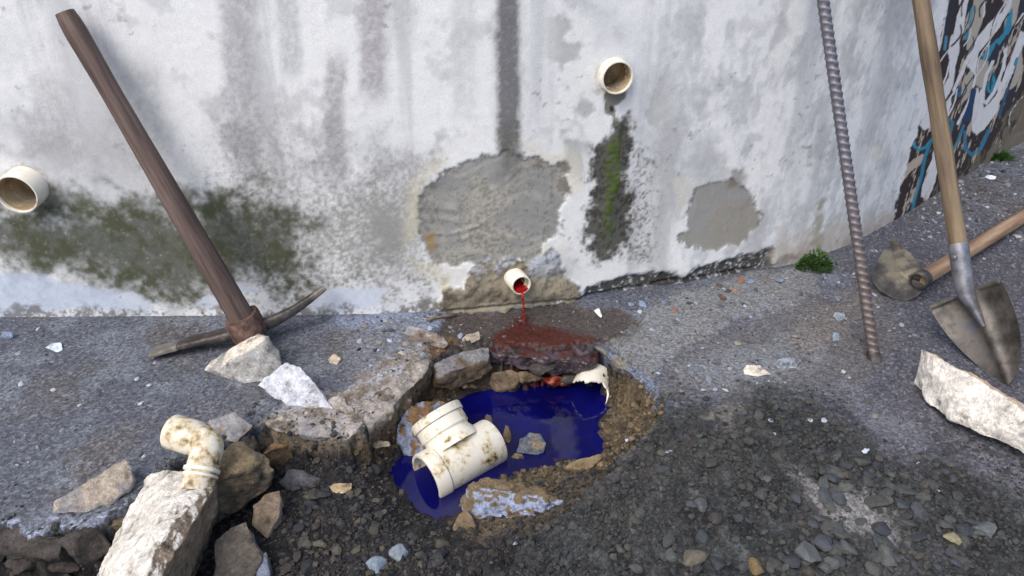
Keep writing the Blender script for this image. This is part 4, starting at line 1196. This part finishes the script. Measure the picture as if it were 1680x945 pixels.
def pickaxe():
    hub = P(404, 534, .052)
    tip = P(249, 578, .008)
    pick = PY(533, 472, 1.560)
    top = PY(106, 20, 1.545)
    root = empty('pickaxe', (hub.x, hub.y, 0))
    up = (top - hub).normalized()
    ax = (pick - tip).normalized()
    wd = up.cross(ax).normalized()
    # handle: swells towards the head
    foot = hub - up * .030
    pts = straight(foot, top + up * .0, 40)
    def prof(i, t):
        w_ = .034 - .0105 * min(1, t * 1.3) + .0025 * max(0, t - .8) * 5
        if i >= 38: w_ *= (.93, .8)[i - 38]
        return (w_ * .86, w_)
    v_, f_ = sweep(pts, prof, 28, hint=tuple(wd), power=2.3)
    link_axis('handle', v_, f_, M['old_wood'], root, up)
    # eye: forged ring round the handle
    hp_ = straight(hub - up * .028, hub + up * .026, 7)
    def eprof(i, t):
        k = (.93, 1, 1, 1, 1, 1, .95)[i]
        return (.040 * k, .056 * k)
    v_, f_ = sweep(hp_, eprof, 32, hint=tuple(wd), power=2.8, jitter=.0012)
    link('head_eye', pymesh('eye', place(root, v_), f_, sharp=40), M['rust_iron'], root)
    # adze blade and pick point, both bowed
    def arm(end, w0, w1, t0, t1, bow, name, mat, split):
        s = hub - up * .014
        dirn = (end - s)
        pts = []
        for i in range(22):
            t = i / 21
            pts.append(s + dirn * t + up * (bow * math.sin(t * math.pi)))
        def pr(i, t):
            k = .85 if i == 21 else 1
            return (t0 + (t1 - t0) * t) * k, (w0 + (w1 - w0) * t)
        v_, f_ = sweep(pts[:split + 1], lambda i, t: pr(i, i / 21), 20, hint=tuple(wd), power=4, jitter=.0015, cap=True)
        o = link(name, pymesh(name, place(root, v_), f_, sharp=40), mat, root)
        v_, f_ = sweep(pts[split:], lambda i, t: tuple(1.04 * q for q in pr(i + split, (i + split) / 21)), 20, hint=tuple(wd), power=4, jitter=.0015)
        tp = bpy.data.objects.new('worn_tip', pymesh('tip', place(root, v_), f_, sharp=40))
        tp.data.materials.append(M['tip_iron'])
        COL.objects.link(tp)
        tp.parent = o
    arm(tip, .022, .027, .014, .005, .004, 'adze_blade', M['worn_iron'], 15)
    arm(pick, .017, .009, .015, .007, -.010, 'pick_point', M['worn_iron'], 18)
    tag(root, 'old pickaxe with dark wooden handle and rusty head leaning on the wall', 'pickaxe')
pickaxe()

def rebar():
    b = PG(1434, 588)
    tp = PY(1350, 0, 1.735)
    d = (tp - b).normalized()
    L = 1.32
    root = empty('steel_bar', b)
    dd, a, c = frame(d)
    R, rib = .0120, .0019
    n, N = 28, 620
    Z = np.linspace(-.012, L, N)
    TH = np.linspace(0, 2 * math.pi, n, endpoint=False)
    zz, tt = np.meshgrid(Z, TH, indexing='ij')
    pitch = .0165
    half = np.where(tt < math.pi, 1, -1)
    ph = (zz / pitch + half * ((tt % math.pi) / math.pi - .5) * .9 * np.where(half > 0, 1, -1))
    w_ = np.abs((ph % 1.0) - .5) * 2
    prox = ss(.45, .8, w_) * ss(.08, .3, np.abs(np.sin(tt)))
    longr = ss(.28, .12, np.abs(np.sin(tt)))
    r_ = R + rib * np.maximum(prox, longr * .9)
    dv, av, cv = np.array(dd), np.array(a), np.array(c)
    pos = zz[..., None] * dv + (r_ * np.cos(tt))[..., None] * av + (r_ * np.sin(tt))[..., None] * cv
    i = np.arange(N - 1)[:, None] * n + np.arange(n)[None, :]
    j = np.arange(N - 1)[:, None] * n + (np.arange(n)[None, :] + 1) % n
    f = np.stack([i, j, j + n, i + n], -1).reshape(-1, 4)
    me = np_mesh('bar', pos.reshape(-1, 3), f)
    rust = ss(.55, .1, zz.ravel())
    col = np.tile(lin(88, 88, 98), (N * n, 1))
    col = mixc(col, prox.ravel() * .6, lin(150, 150, 162))
    col = mixc(col, rust * .7, lin(96, 86, 82))
    col = mixc(col, rust * prox.ravel() * .7, lin(136, 124, 116))
    set_col(me, col)
    m = attr_mat('ribbed_steel', 120, .25, .2, .001, .5)
    m.node_tree.nodes['Principled BSDF'].inputs['Metallic'].default_value = .35
    link('ribbed_bar', me, m, root)
    e = dd * L
    v_, f_ = sweep([e - dd * .001, e + dd * .003], lambda i, t: ((.0125, .0115)[i],) * 2, 24, hint=tuple(a))
    link('bar_end', pymesh('end', v_, f_, sharp=30), M['rust_iron'], root)
    v_, f_ = sweep([-dd * .014, dd * .012, dd * .02], lambda i, t: ((.0165, .0152, .0125)[i],) * 2, 24, hint=tuple(a))
    link('bar_foot', pymesh('foot', v_, f_, sharp=30), M['worn_iron'], root)
    tag(root, 'ribbed steel reinforcing bar standing on asphalt and leaning on the wall', 'steel bar')
rebar()

def shovel():
    g = PG(1656, 632)
    T0 = Vector((g.x, g.y, g.z + .004))
    d_ = ray(1581, 482)
    B = Vector((d_.x * 1.68, d_.y * 1.68, H + d_.z * 1.68))
    d2 = ray(1510, 0)
    E = Vector((d2.x * 1.68, d2.y * 1.68, H + d2.z * 1.68))
    root = empty('shovel', (T0.x, T0.y, 0))
    up = (B - T0)
    L = up.length
    up.normalize()
    view = ray(1600, 560).normalized()
    side = up.cross(view).normalized()          # picture right
    if side.x < 0: side = -side
    side = Matrix.Rotation(math.radians(-32), 3, up) @ side
    nrm = side.cross(up).normalized()
    if nrm.dot(view) > 0: nrm = -nrm            # towards the camera
    # blade: t = 0 tip .. 1 shoulders
    nr, nc = 46, 33
    v = []
    for lay in (0, 1):
        for i in range(nr):
            t = i / (nr - 1)
            hw = .088 * (1 - (1 - min(1, t / .95)) ** 1.9) ** .72 if t < .95 else .088 - .003 * (t - .95) / .05
            hw = max(hw, .002)
            for j in range(nc):
                s = -1 + 2 * j / (nc - 1)
                x = hw * s
                dish = -.030 * (1 - (abs(x) / .088) ** 2) * (1 - .55 * (1 - t) ** 2)
                rib = .014 * math.exp(-(x / (.010 + .010 * t)) ** 2) * min(1, .35 + t)
                lift = .018 * (1 - t) ** 2
                y = t * L * 1.0 + (-.012 * (abs(s) ** 3) if t > .9 else 0) * 0
                q = T0 + up * y + side * x + nrm * (dish + rib + lift - .0018 * lay)
                v.append(q)
    N = nr * nc
    f = []
    for i in range(nr - 1):
        for j in range(nc - 1):
            k = i * nc + j
            f.append((k, k + 1, k + nc + 1, k + nc)); f.append((N + k, N + k + nc, N + k + nc + 1, N + k + 1))
    for i in range(nr - 1):
        for j in (0, nc - 1):
            k = i * nc + j
            f.append((k, k + nc, N + k + nc, N + k))
    for j in range(nc - 1):
        k = (nr - 1) * nc + j
        f.append((k, k + 1, N + k + 1, N + k)); f.append((j, N + j, N + j + 1, j + 1))
    link('blade', pymesh('blade', place(root, v), f, sharp=45), M['blade'], root)
    for sg in (-1, 1):
        a = T0 + up * L + side * (sg * .030) + nrm * -.012
        b = T0 + up * (L - .002) + side * (sg * .085) + nrm * .004
        v_, f_ = sweep(straight(a, b, 6), lambda i, t: (.0035, .0055), 12, hint=tuple(up))
        link('foot_rest', pymesh('step', place(root, v_), f_, sharp=40), M['blade'], root)
    hd = (E - B).normalized()
    s0_ = T0 + up * (L * .62) + nrm * -.012
    sock = [s0_.lerp(B + nrm * -.008, t) for t in np.linspace(0, 1, 8)] + [B + nrm * -.006 + hd * q for q in np.linspace(.015, .115, 8)]
    def sprof(i, t):
        if i < 8: return (.006 + .014 * i / 7, .005 + .013 * i / 7)
        return (.020 + .0015 * (i - 8) / 7,) * 2
    v_, f_ = sweep(sock, sprof, 24, hint=tuple(side))
    link('socket', pymesh('socket', place(root, v_), f_, sharp=45), M['bare'], root)
    st_ = B + nrm * -.006 + hd * .06
    pts = straight(st_, B + hd * .98, 40)
    v_, f_ = sweep(pts, lambda i, t: (.0185 * (1 if i < 38 else (.94, .8)[i - 38]) + .0008 * math.sin(i * .7),) * 2, 24, hint=tuple(side))
    link_axis('handle', v_, f_, M['tan_wood'], root, hd)
    rv = B + hd * .085 + nrm * .014
    v_, f_ = sweep([rv, rv + nrm * .004, rv + nrm * .006], lambda i, t: ((.006, .006, .003)[i],) * 2, 12, hint=tuple(side))
    link('rivet', pymesh('rivet', place(root, v_), f_, sharp=40), M['bare'], root)
    tag(root, 'long handled round point shovel standing on its tip against the wall', 'shovel')
shovel()

def hoe():
    tip, low = P(1463, 391, .10), P(1482, 494, .0)
    left, right = P(1427, 450, .045), P(1519, 452, .055)
    eye = P(1512, 458, .048)
    end = P(1680, 355, .022)
    hd = (end - eye).normalized()
    root = empty('hoe', (low.x, low.y, 0))
    # pear-shaped blade, rounded at the eye and pointed at the far end
    out = [(1463, 389, .10), (1480, 403, .095), (1498, 421, .083), (1513, 439, .07), (1520, 456, .052), (1517, 474, .03), (1504, 487, .014), (1486, 494, .003), (1466, 490, .004), (1446, 478, .016), (1432, 464, .03), (1427, 450, .045), (1436, 434, .06), (1449, 412, .08), (1458, 397, .094)]
    pts = [P(*q) for q in out]
    c = sum(pts, Vector()) / len(pts)
    nrm = (pts[0] - c).cross(pts[4] - c).normalized()
    if nrm.dot(ray(1475, 450)) > 0: nrm = -nrm
    # refine the outline and dish the plate
    fine_ = []
    n = len(pts)
    for i in range(n):
        p0, p1, p2, p3 = pts[i - 1], pts[i], pts[(i + 1) % n], pts[(i + 2) % n]
        for k in range(4):
            t = k / 4
            fine_.append(.85 * p1.lerp(p2, t) + .15 * .5 * ((2 * p1) + (p2 - p0) * t + (2 * p0 - 5 * p1 + 4 * p2 - p3) * t * t + (3 * p1 - p0 - 3 * p2 + p3) * t ** 3))
    m_ = len(fine_)
    rings = 7
    v, f = [], []
    for lay in (0, 1):
        for r in range(rings):
            k = 1 - r / rings
            for q in fine_:
                v.append(c + (q - c) * k + nrm * (-.003 * (1 - k * k) - .003 * lay))
        v.append(c + nrm * (-.003 - .003 * lay))
    NL = rings * m_ + 1
    for lay in (0, 1):
        o_ = lay * NL
        for r in range(rings - 1):
            for i in range(m_):
                j = (i + 1) % m_
                f.append((o_ + r * m_ + i, o_ + r * m_ + j, o_ + (r + 1) * m_ + j, o_ + (r + 1) * m_ + i))
        for i in range(m_):
            f.append((o_ + (rings - 1) * m_ + i, o_ + (rings - 1) * m_ + (i + 1) % m_, o_ + NL - 1))
    for i in range(m_):
        j = (i + 1) % m_
        f.append((i, NL + i, NL + j, j))
    link('blade', pymesh('blade', place(root, v), f, sharp=45), M['hoe'], root)
    v_, f_ = lathe_tube(eye - hd * .022, hd, [(0, .0225), (.003, .0245), (.030, .0245), (.032, .0225), (.032, .0207), (0, .0190)], 32)
    link('eye_ring', pymesh('eye', place(root, v_), f_, sharp=40), M['hoe'], root)
    # strap from the plate to the eye
    v_, f_ = sweep([c + nrm * -.006 + (eye - c) * t for t in (.45, .6, .75, .95)], lambda i, t: (.003 + .004 * t, .008 + .008 * t), 14, hint=tuple(nrm))
    link('neck', pymesh('neck', place(root, v_), f_, sharp=40), M['hoe'], root)
    pts_ = straight(eye - hd * .004, eye + hd * 1.15, 30)
    v_, f_ = sweep(pts_, lambda i, t: (.0205 * ((.9, .97)[i] if i < 2 else (.9 if i == 29 else 1)),) * 2, 24)
    link_axis('handle', v_, f_, M['orange_wood'], root, hd)
    tag(root, 'hoe with pear shaped steel blade and orange wooden handle lying behind the shovel', 'hoe')
hoe()

# ------------------------------------------------------------------ weeds
def weed(name, p, w_, h_, n, label, leaf=.010, narrow=False, seed=1):
    rnd = random.Random(seed)
    root = empty(name, p)
    v, f = [], []
    sv, sf = [], []
    for k in range(n):
        a = rnd.uniform(0, 2 * math.pi)
        rr_ = math.sqrt(rnd.random())
        hh = h_ * (1 - rr_ ** 2 * .75) * rnd.uniform(.25, 1.0)
        c = Vector((math.cos(a) * rr_ * w_, math.sin(a) * rr_ * w_ * .55 - .012, max(.004, hh)))
        d = Vector((math.cos(a) * (.4 + rr_), math.sin(a) * (.4 + rr_), rnd.uniform(.1, 1.1))).normalized()
        if narrow:
            base = Vector((c.x * .4, c.y * .4, 0)); tip = Vector((c.x * 1.2, c.y * 1.2, hh))
            s = Vector((-d.y, d.x, 0)) * .0018
            i = len(v)
            mid = (base + tip) * .5 + Vector((0, 0, h_ * .12))
            v += [base - s, base + s, mid + s * .8, mid - s * .8, tip]
            f += [(i, i + 1, i + 2, i + 3), (i + 3, i + 2, i + 4)]
            continue
        l = leaf * rnd.uniform(.6, 1.25)
        s = d.cross(Vector((rnd.uniform(-.4, .4), rnd.uniform(-.4, .4), 1))).normalized()
        up = s.cross(d)
        i = len(v)
        v += [c, c + d * l * .5 + s * l * .34 + up * l * .1, c + d * l, c + d * l * .5 - s * l * .34 + up * l * .1, c + d * l * .5 - up * l * .06]
        f += [(i, i + 1, i + 4), (i + 1, i + 2, i + 4), (i + 2, i + 3, i + 4), (i + 3, i, i + 4)]
        if k % 9 == 0:
            tv, tf = sweep([Vector((c.x * .15, c.y * .15, -.004)), Vector((c.x * .6, c.y * .6, c.z * .7)), c], lambda i_, t: (.0011, .0011), 5)
            b = len(sv)
            sv += tv; sf += [tuple(q + b for q in fc) for fc in tf]
    link('foliage', pymesh('foliage', v, f, smooth=False), M['leaf'], root)
    if sv:
        link('stems', pymesh('stems', sv, sf), M['stem'], root)
    tag(root, label, 'weed')
    return root
wp_, wn_, _ = wall_pt(1332, 430, .02)
g = PG(1332, 440)
weed('weed_plant', (g.x, g.y - .0, g.z), .045, .062, 620, 'bushy green weed growing at the foot of the bending wall', seed=3)
g = PG(1638, 262)
weed('grass_tuft', (g.x, g.y, g.z), .06, .06, 260, 'small green grass tuft at the wall foot below the graffiti', narrow=True, seed=5)

# ------------------------------------------------------------------ loose stones
def stone_mesh(name, seed, sub=2):
    rnd = random.Random(seed)
    bm = bmesh.new()
    bmesh.ops.create_icosphere(bm, subdivisions=sub, radius=1)
    for _ in range(9):
        n = Vector((rnd.gauss(0, 1), rnd.gauss(0, 1), rnd.gauss(0, 1))).normalized()
        dist = rnd.uniform(.45, .85)
        for v in bm.verts:
            k = v.co.dot(n) - dist
            if k > 0: v.co -= n * k
    for v in bm.verts:
        v.co.z *= .62
        v.co.x *= 1.15
    me = bpy.data.meshes.new(name)
    bm.to_mesh(me); bm.free()
    return me

def stone_mat():
    m = noise_mat('loose_stone', [T(70, 68, 64), T(96, 94, 90)], 120, 5, .85, .3, .0006)
    n = m.node_tree
    b = n.nodes['Principled BSDF']
    oc = n.nodes.new('ShaderNodeObjectInfo')
    nz = [q for q in n.nodes if q.type == 'TEX_NOISE'][0]
    mr = n.nodes.new('ShaderNodeMapRange')
    mr.inputs[1].default_value = .3; mr.inputs[2].default_value = .7; mr.inputs[3].default_value = .7; mr.inputs[4].default_value = 1.25
    n.links.new(nz.outputs[0], mr.inputs[0])
    nz.inputs['Scale'].default_value = 2.5
    vm = n.nodes.new('ShaderNodeVectorMath'); vm.operation = 'SCALE'
    n.links.new(oc.outputs['Color'], vm.inputs[0]); n.links.new(mr.outputs[0], vm.inputs['Scale'])
    n.links.new(vm.outputs[0], b.inputs['Base Color'])
    return m
SM = [stone_mesh('stone_%d' % k, 100 + k) for k in range(10)]
for q in SM:
    q.materials.append(stone_mat() if q is SM[0] else SM[0].materials[0])

def stone(name, p, r, col, label, cat, group, rz=None, flat=1.0):
    o = bpy.data.objects.new(name, random.choice(SM))
    k = random.uniform(.8, 1.2)
    o.scale = (r * k, r / k, r * flat)
    o.rotation_euler = (random.uniform(-.35, .35), random.uniform(-.35, .35), random.uniform(0, 6.28) if rz is None else rz)
    o.location = (p.x, p.y, p.z + r * .30 * flat)
    c = lin(*col) * random.uniform(.66, .95) * np.array([.92, .99, 1.08])
    o.color = (*c, 1)
    COL.objects.link(o)
    tag(o, label, cat, group)
    return o

# the larger stones of the spoil
GS = [((78, 78, 75), 'olive grey'), ((86, 85, 80), 'pale olive grey'), ((72, 74, 77), 'slate grey'), ((82, 77, 70), 'brownish grey'), ((92, 91, 88), 'light grey')]
def scatter_px(n, poly, rmin, rmax, pw=2.2):
    pl = np.array(poly); lo, hi = pl.min(0), pl.max(0)
    out = []
    while len(out) < n:
        uu, vv = random.uniform(lo[0], hi[0]), random.uniform(lo[1], hi[1])
        if sdpoly(np.array([uu]), np.array([vv]), poly, 20)[0] > 0:
            out.append((uu, vv, rmin + (rmax - rmin) * random.random() ** pw))
    return out
HEAP = [(1100, 700), (1260, 650), (1330, 655), (1450, 760), (1560, 760), (1670, 800), (1670, 940), (1000, 940), (1060, 800)]
LOWG = [(460, 770), (560, 745), (620, 760), (660, 840), (740, 890), (720, 940), (460, 940), (470, 860)]
for (uu, vv, r) in scatter_px(120, HEAP, .007, .015):
    c, nm = random.choice(GS)
    stone('gravel_stone', PG(uu, vv), r, c, 'small angular %s stone lying loose on the spread gravel heap' % nm, 'stone', '%s stones on the gravel heap' % nm)
for (uu, vv, r) in scatter_px(46, [(1330, 720), (1480, 770), (1670, 840), (1670, 940), (1290, 940), (1310, 860)], .012, .020):
    c, nm = random.choice(GS[:3])
    stone('gravel_stone', PG(uu, vv), r, c, 'flat thumb sized %s stone near the pale dust streak on the gravel' % nm, 'stone', 'flat %s stones by the dust streak' % nm, flat=.7)
for (uu, vv, r) in scatter_px(64, LOWG, .006, .015):
    c, nm = random.choice([((62, 62, 64), 'blackish'), ((76, 71, 65), 'brown'), ((56, 56, 60), 'blue black'), ((92, 84, 73), 'tan')])
    stone('spoil_stone', PG(uu, vv), r, c, 'small %s stone in the dug earth between white block and blue water' % nm, 'stone', '%s stones in the dug earth' % nm)
for (uu, vv, r) in scatter_px(26, [(1000, 620), (1080, 650), (1070, 700), (1000, 750), (985, 700)], .004, .010) + scatter_px(22, [(790, 800), (900, 765), (980, 755), (960, 790), (880, 800)], .004, .009):
    stone('mud_clod', PG(uu, vv), r, random.choice([(104, 91, 70), (94, 83, 66), (116, 103, 82)]), 'small brown clod of clay on the side of the hole', 'clod', 'clay clods in the hole')
# stones and flakes that stand out one by one
for (uu, vv, r, c) in [(655, 912, .018, (140, 146, 152)), (620, 935, .020, (132, 142, 150)), (505, 895, .014, (112, 106, 98)), (525, 895, .012, (118, 108, 92)), (1135, 918, .020, (112, 104, 90)), (1240, 935, .016, (124, 104, 72)),
                       (1322, 915, .024, (98, 100, 98)), (1390, 905, .020, (92, 92, 90)), (1455, 920, .020, (96, 96, 92)), (1560, 885, .018, (150, 138, 108)), (1615, 872, .018, (104, 106, 106)), (1365, 925, .015, (88, 88, 86))]:
    stone('pale_stone', PG(uu, vv), r, c, 'larger %s stone standing out by its size from the gravel %s' % ('bluish' if c[2] > c[0] else ('tan' if c[0] > c[2] + 20 else 'grey'), 'beside the dug earth' if uu < 800 else 'near the pale dust streak'), 'stone', 'larger stones in the gravel')
FL = [(1232, 520), (1112, 525), (1070, 541), (1222, 502), (1188, 475), (1290, 457), (1300, 500), (1050, 512), (1020, 545), (1355, 457), (1400, 455), (1385, 452), (1540, 350), (1518, 365), (1535, 365), (1502, 378), (1437, 412), (1434, 484), (1650, 388), (1577, 310),
      (30, 580), (62, 540), (225, 622), (35, 630), (130, 665), (232, 662), (245, 632), (88, 640), (620, 575), (640, 560), (660, 580), (705, 540), (590, 560), (610, 600), (1330, 690), (1270, 712), (1505, 760), (1538, 805), (1556, 862), (1352, 690), (1100, 740), (1030, 722), (1095, 742), (1420, 740), (846, 892), (1080, 612), (1155, 640), (1190, 640), (1265, 690), (1130, 600)]
def chip_at(u, v):
    if u < 300: return 'the asphalt left of the pickaxe'
    if u < 760: return 'the rubble strip beyond the pointed concrete chunk'
    if v < 420 and u > 1480: return 'the dark ground below the graffiti'
    if u > 1340 and v < 500: return 'the asphalt between weed and hoe'
    if v < 560: return 'the pale apron under the black band'
    if v > 655: return 'the dark gravel heap'
    return 'the dusty asphalt beyond the gravel heap'
for (uu, vv) in FL:
    stone('plaster_chip', PG(uu, vv), random.uniform(.004, .0085), random.choice([(206, 208, 216), (186, 190, 202), (206, 200, 188), (160, 164, 174)]), 'tiny pale plaster chip lying on ' + chip_at(uu, vv), 'plaster', 'plaster chips on ' + chip_at(uu, vv), flat=.5)
for (uu, vv, r, c) in [(1180, 470, .011, (104, 84, 76)), (1195, 478, .010, (92, 76, 72)), (1206, 476, .008, (168, 120, 92)), (1215, 462, .012, (150, 104, 80)), (1186, 490, .009, (128, 88, 74)), (1232, 464, .010, (126, 142, 160)), (1278, 462, .015, (132, 140, 152)), (1184, 503, .008, (90, 96, 104)),
                       (1054, 500, .012, (140, 152, 172)), (1108, 510, .008, (150, 96, 66)), (1130, 498, .009, (92, 98, 108)), (1090, 496, .009, (130, 140, 156)), (1035, 500, .008, (128, 138, 152)), (1240, 476, .007, (84, 88, 94))]:
    stone('brick_crumb', PG(uu, vv), r, c, 'reddish or bluish rubble crumb on the pale apron under the black band', 'rubble', 'rubble crumbs on the apron', flat=.7)
for (uu, vv, r) in scatter_px(46, [(585, 530), (745, 513), (765, 570), (705, 575), (640, 590), (560, 575)], .0035, .0095):
    c, nm = random.choice([((150, 158, 172), 'bluish'), ((128, 128, 132), 'grey'), ((168, 158, 142), 'cream'), ((96, 92, 92), 'dark')])
    stone('rubble_crumb', PG(uu, vv), r, c, 'small %s rubble crumb on the broken strip by the long grey piece' % nm, 'rubble', '%s crumbs on the broken strip' % nm, flat=.7)
for (uu, vv, r) in scatter_px(44, [(1085, 575), (1250, 525), (1400, 470), (1425, 560), (1330, 625), (1110, 645)], .0035, .010):
    c, nm = random.choice([((150, 158, 172), 'bluish'), ((128, 130, 134), 'grey'), ((168, 154, 140), 'pinkish'), ((90, 90, 94), 'dark')])
    stone('rubble_crumb', PG(uu, vv), r, c, 'small %s rubble crumb on the dusty asphalt near the steel bar' % nm, 'rubble', '%s crumbs near the steel bar' % nm, flat=.7)
g = PG(980, 516)
chunk('tile_shard', [g + Vector(q) for q in ((-.010, 0, .012), (.004, .006, .018), (.012, -.012, .003), (.008, -.018, .0), (.000, -.006, .001), (-.006, .004, .006), (.004, .0, -.002), (-.004, .008, .008))],
      (226, 230, 236), res=.004, amp=.0006, label='white curved tile shard lying right of the red puddle', cat='tile', seed=41)
g = PG(1624, 293)
chunk('tile_shard', [g + Vector(q) for q in ((-.022, 0, .006), (-.01, -.012, .002), (.012, -.012, .002), (.022, 0, .008), (.01, .010, .01), (-.01, .010, .01), (0, 0, -.002))],
      (206, 214, 232), res=.006, amp=.0008, label='bluish white curved tile shard on dark gravel below the graffiti', cat='tile', seed=42)
# dry stalk chips by the wall: thin pale wood splinter
a, b = PG(700, 528), PG(748, 520)
v_, f_ = sweep([a + Vector((0, 0, .006)), (a + b) / 2 + Vector((0, 0, .009)), b + Vector((0, 0, .007))], lambda i, t: (.0035, .0026), 8, power=3, jitter=.001)
tag(link('wood_splinter', pymesh('splinter', v_, f_), M['tan_wood']), 'thin pale wood splinter lying at the wall foot', 'splinter')

# ------------------------------------------------------------------ gravel as a mass: thousands of small real stones
ICO = bmesh.new(); bmesh.ops.create_icosphere(ICO, subdivisions=1, radius=1)
iv = np.array([v.co[:] for v in ICO.verts]); fi = np.array([[v.index for v in f.verts] for f in ICO.faces]); ICO.free()
VAR = [iv * (1 + RNG.normal(0, .20, (12, 1))) * np.array([1.15, .95, .62]) for _ in range(16)]

def rotz(n):
    a, b, c = RNG.uniform(0, 6.28, n), RNG.normal(0, .45, n), RNG.normal(0, .45, n)
    ca, sa, cb, sb, cc, sc = np.cos(a), np.sin(a), np.cos(b), np.sin(b), np.cos(c), np.sin(c)
    R = np.zeros((n, 3, 3))
    R[:, 0, 0] = ca * cb; R[:, 0, 1] = ca * sb * sc - sa * cc; R[:, 0, 2] = ca * sb * cc + sa * sc
    R[:, 1, 0] = sa * cb; R[:, 1, 1] = sa * sb * sc + ca * cc; R[:, 1, 2] = sa * sb * cc - ca * sc
    R[:, 2, 0] = -sb; R[:, 2, 1] = cb * sc; R[:, 2, 2] = cb * cc
    return R

def mass(name, x, y, r, cols, label, sink=.25):
    n = len(x)
    z = gh(x, y)
    base = np.stack([VAR[k] for k in RNG.integers(0, 16, n)])
    pos = np.einsum('nij,nkj->nki', rotz(n), base) * r[:, None, None]
    pos += np.stack([x, y, z + r * sink], 1)[:, None, :]
    f = (np.arange(n)[:, None, None] * 12 + fi[None]).reshape(-1, 3)
    me = np_mesh(name, pos.reshape(-1, 3), f, smooth=False)
    set_col(me, np.repeat(cols, 12, 0))
    o = link(name, me, M['gravel'])
    tag(o, label, 'gravel', kind='stuff')

def pick_cols(n, pal, k=1.0, var=.22):
    pal = np.array([lin(*c) for c in pal])
    return pal[RNG.integers(0, len(pal), n)] * np.clip(RNG.normal(1, var, (n, 1)), .4, 1.9) * k

def field(n, x0, x1, y0, y1):
    return RNG.uniform(x0, x1, n), RNG.uniform(y0, y1, n)

# spread gravel (right) and dug earth (left)
x, y = field(95000, -1.1, 1.35, .62, 1.5)
z = gh(x, y)
uu, vv = uv_of(x, y, z)
sg = sdpoly(uu, vv, GRAV, 90) + fbm(x, y, 18, 4) * 60
sd2 = sdpoly(*uv_of(x, y, z * 0), DIG, 90)
dust = sdpoly(uu, vv, [(1312, 780), (1360, 788), (1420, 830), (1500, 885), (1470, 900), (1400, 868), (1340, 835)], 60)
dust = np.maximum(dust, sdpoly(uu, vv, [(1405, 640), (1460, 680), (1530, 740), (1490, 748), (1430, 710), (1400, 670)], 60))
clump = fbm(x, y, 6, 3, off=140)
keep = (sg > RNG.normal(6, 24, len(x))) & (z > ZW + .004) & (dust < RNG.normal(-4, 8, len(x))) & (RNG.random(len(x)) < np.clip(.75 + clump * 2.4, .12, 1))
x, y, sd2, cl = x[keep][:46000], y[keep][:46000], sd2[keep][:46000], clump[keep][:46000]
r = np.clip(RNG.lognormal(math.log(.0019), .60, len(x)), .0010, .0090)
cols = pick_cols(len(x), [(72, 72, 70), (78, 78, 75), (66, 67, 68), (82, 80, 75), (74, 71, 66), (60, 61, 62)], .76, .13)
dk = (sd2 > 0)
cols[dk] = pick_cols(dk.sum(), [(64, 62, 62), (78, 73, 67), (54, 53, 55), (92, 84, 74), (72, 70, 70), (46, 46, 48)], .68)
cols = cols * np.array([.93, 1.0, 1.08])
mass('gravel', x, y, r, cols, 'dark crushed gravel and earth spread round the hole')
# clay crumbs on the sides of the hole
x, y = field(9000, -.35, .4, 1.0, 1.6)
z = gh(x, y); uu, vv = uv_of(x, y, z)
m = (sdpoly(uu, vv, [(1000, 612), (1040, 610), (1090, 655), (1085, 690), (1040, 735), (990, 770), (900, 780), (850, 800), (770, 870), (750, 850), (765, 800), (860, 770), (960, 750), (980, 690)], 40) > 0) & (z > ZW + .002)
m |= (sdpoly(uu, vv, [(560, 735), (640, 680), (700, 620), (830, 615), (830, 640), (700, 670), (640, 750), (600, 770)], 40) > 0) & (z > ZW + .002)
x, y = x[m], y[m]
mass('clay_crumbs', x, y, np.clip(RNG.lognormal(math.log(.0034), .45, len(x)), .0015, .009), pick_cols(len(x), [(100, 88, 68), (110, 97, 76), (86, 76, 60), (122, 108, 86), (76, 68, 56)], .85), 'brown clay crumbs on the sides of the hole')
# grit over the asphalt and the foot of the wall
x, y = field(26000, -1.7, 2.4, .8, 3.0)
z = gh(x, y); uu, vv = uv_of(x, y, z)
ypath = np.interp(x, px_, py_)
dens = .30 + .0 * x
dens = np.where((vv < 600) & (uu > 1060) & (uu < 1480), .75, dens)
dens = np.where((uu > 560) & (uu < 760) & (vv < 620), .9, dens)
dens = np.where((uu > 1480) & (vv < 400), .95, dens)
dens = np.where((uu > 1080) & (uu < 1420) & (vv > 560), .8, dens)
ing = sdpoly(uu, vv, GRAV, 40) > -4
m = (y < ypath - .012) & (z > -.03) & ~ing & (RNG.random(len(x)) < dens) & (uu > -150) & (uu < 1800)
x, y, uu, vv = x[m], y[m], uu[m], vv[m]
r = np.clip(RNG.lognormal(math.log(.0022), .45, len(x)), .001, .007)
r = np.where((uu > 1480) & (vv < 400), r * 1.7, r)
cols = pick_cols(len(x), [(112, 114, 122), (96, 95, 100), (136, 138, 146), (84, 81, 82), (110, 106, 106), (156, 157, 164), (102, 108, 118), (78, 78, 84)], .85)
mass('grit', x, y, r, cols, 'fine grit scattered over asphalt and along the wall foot', .15)
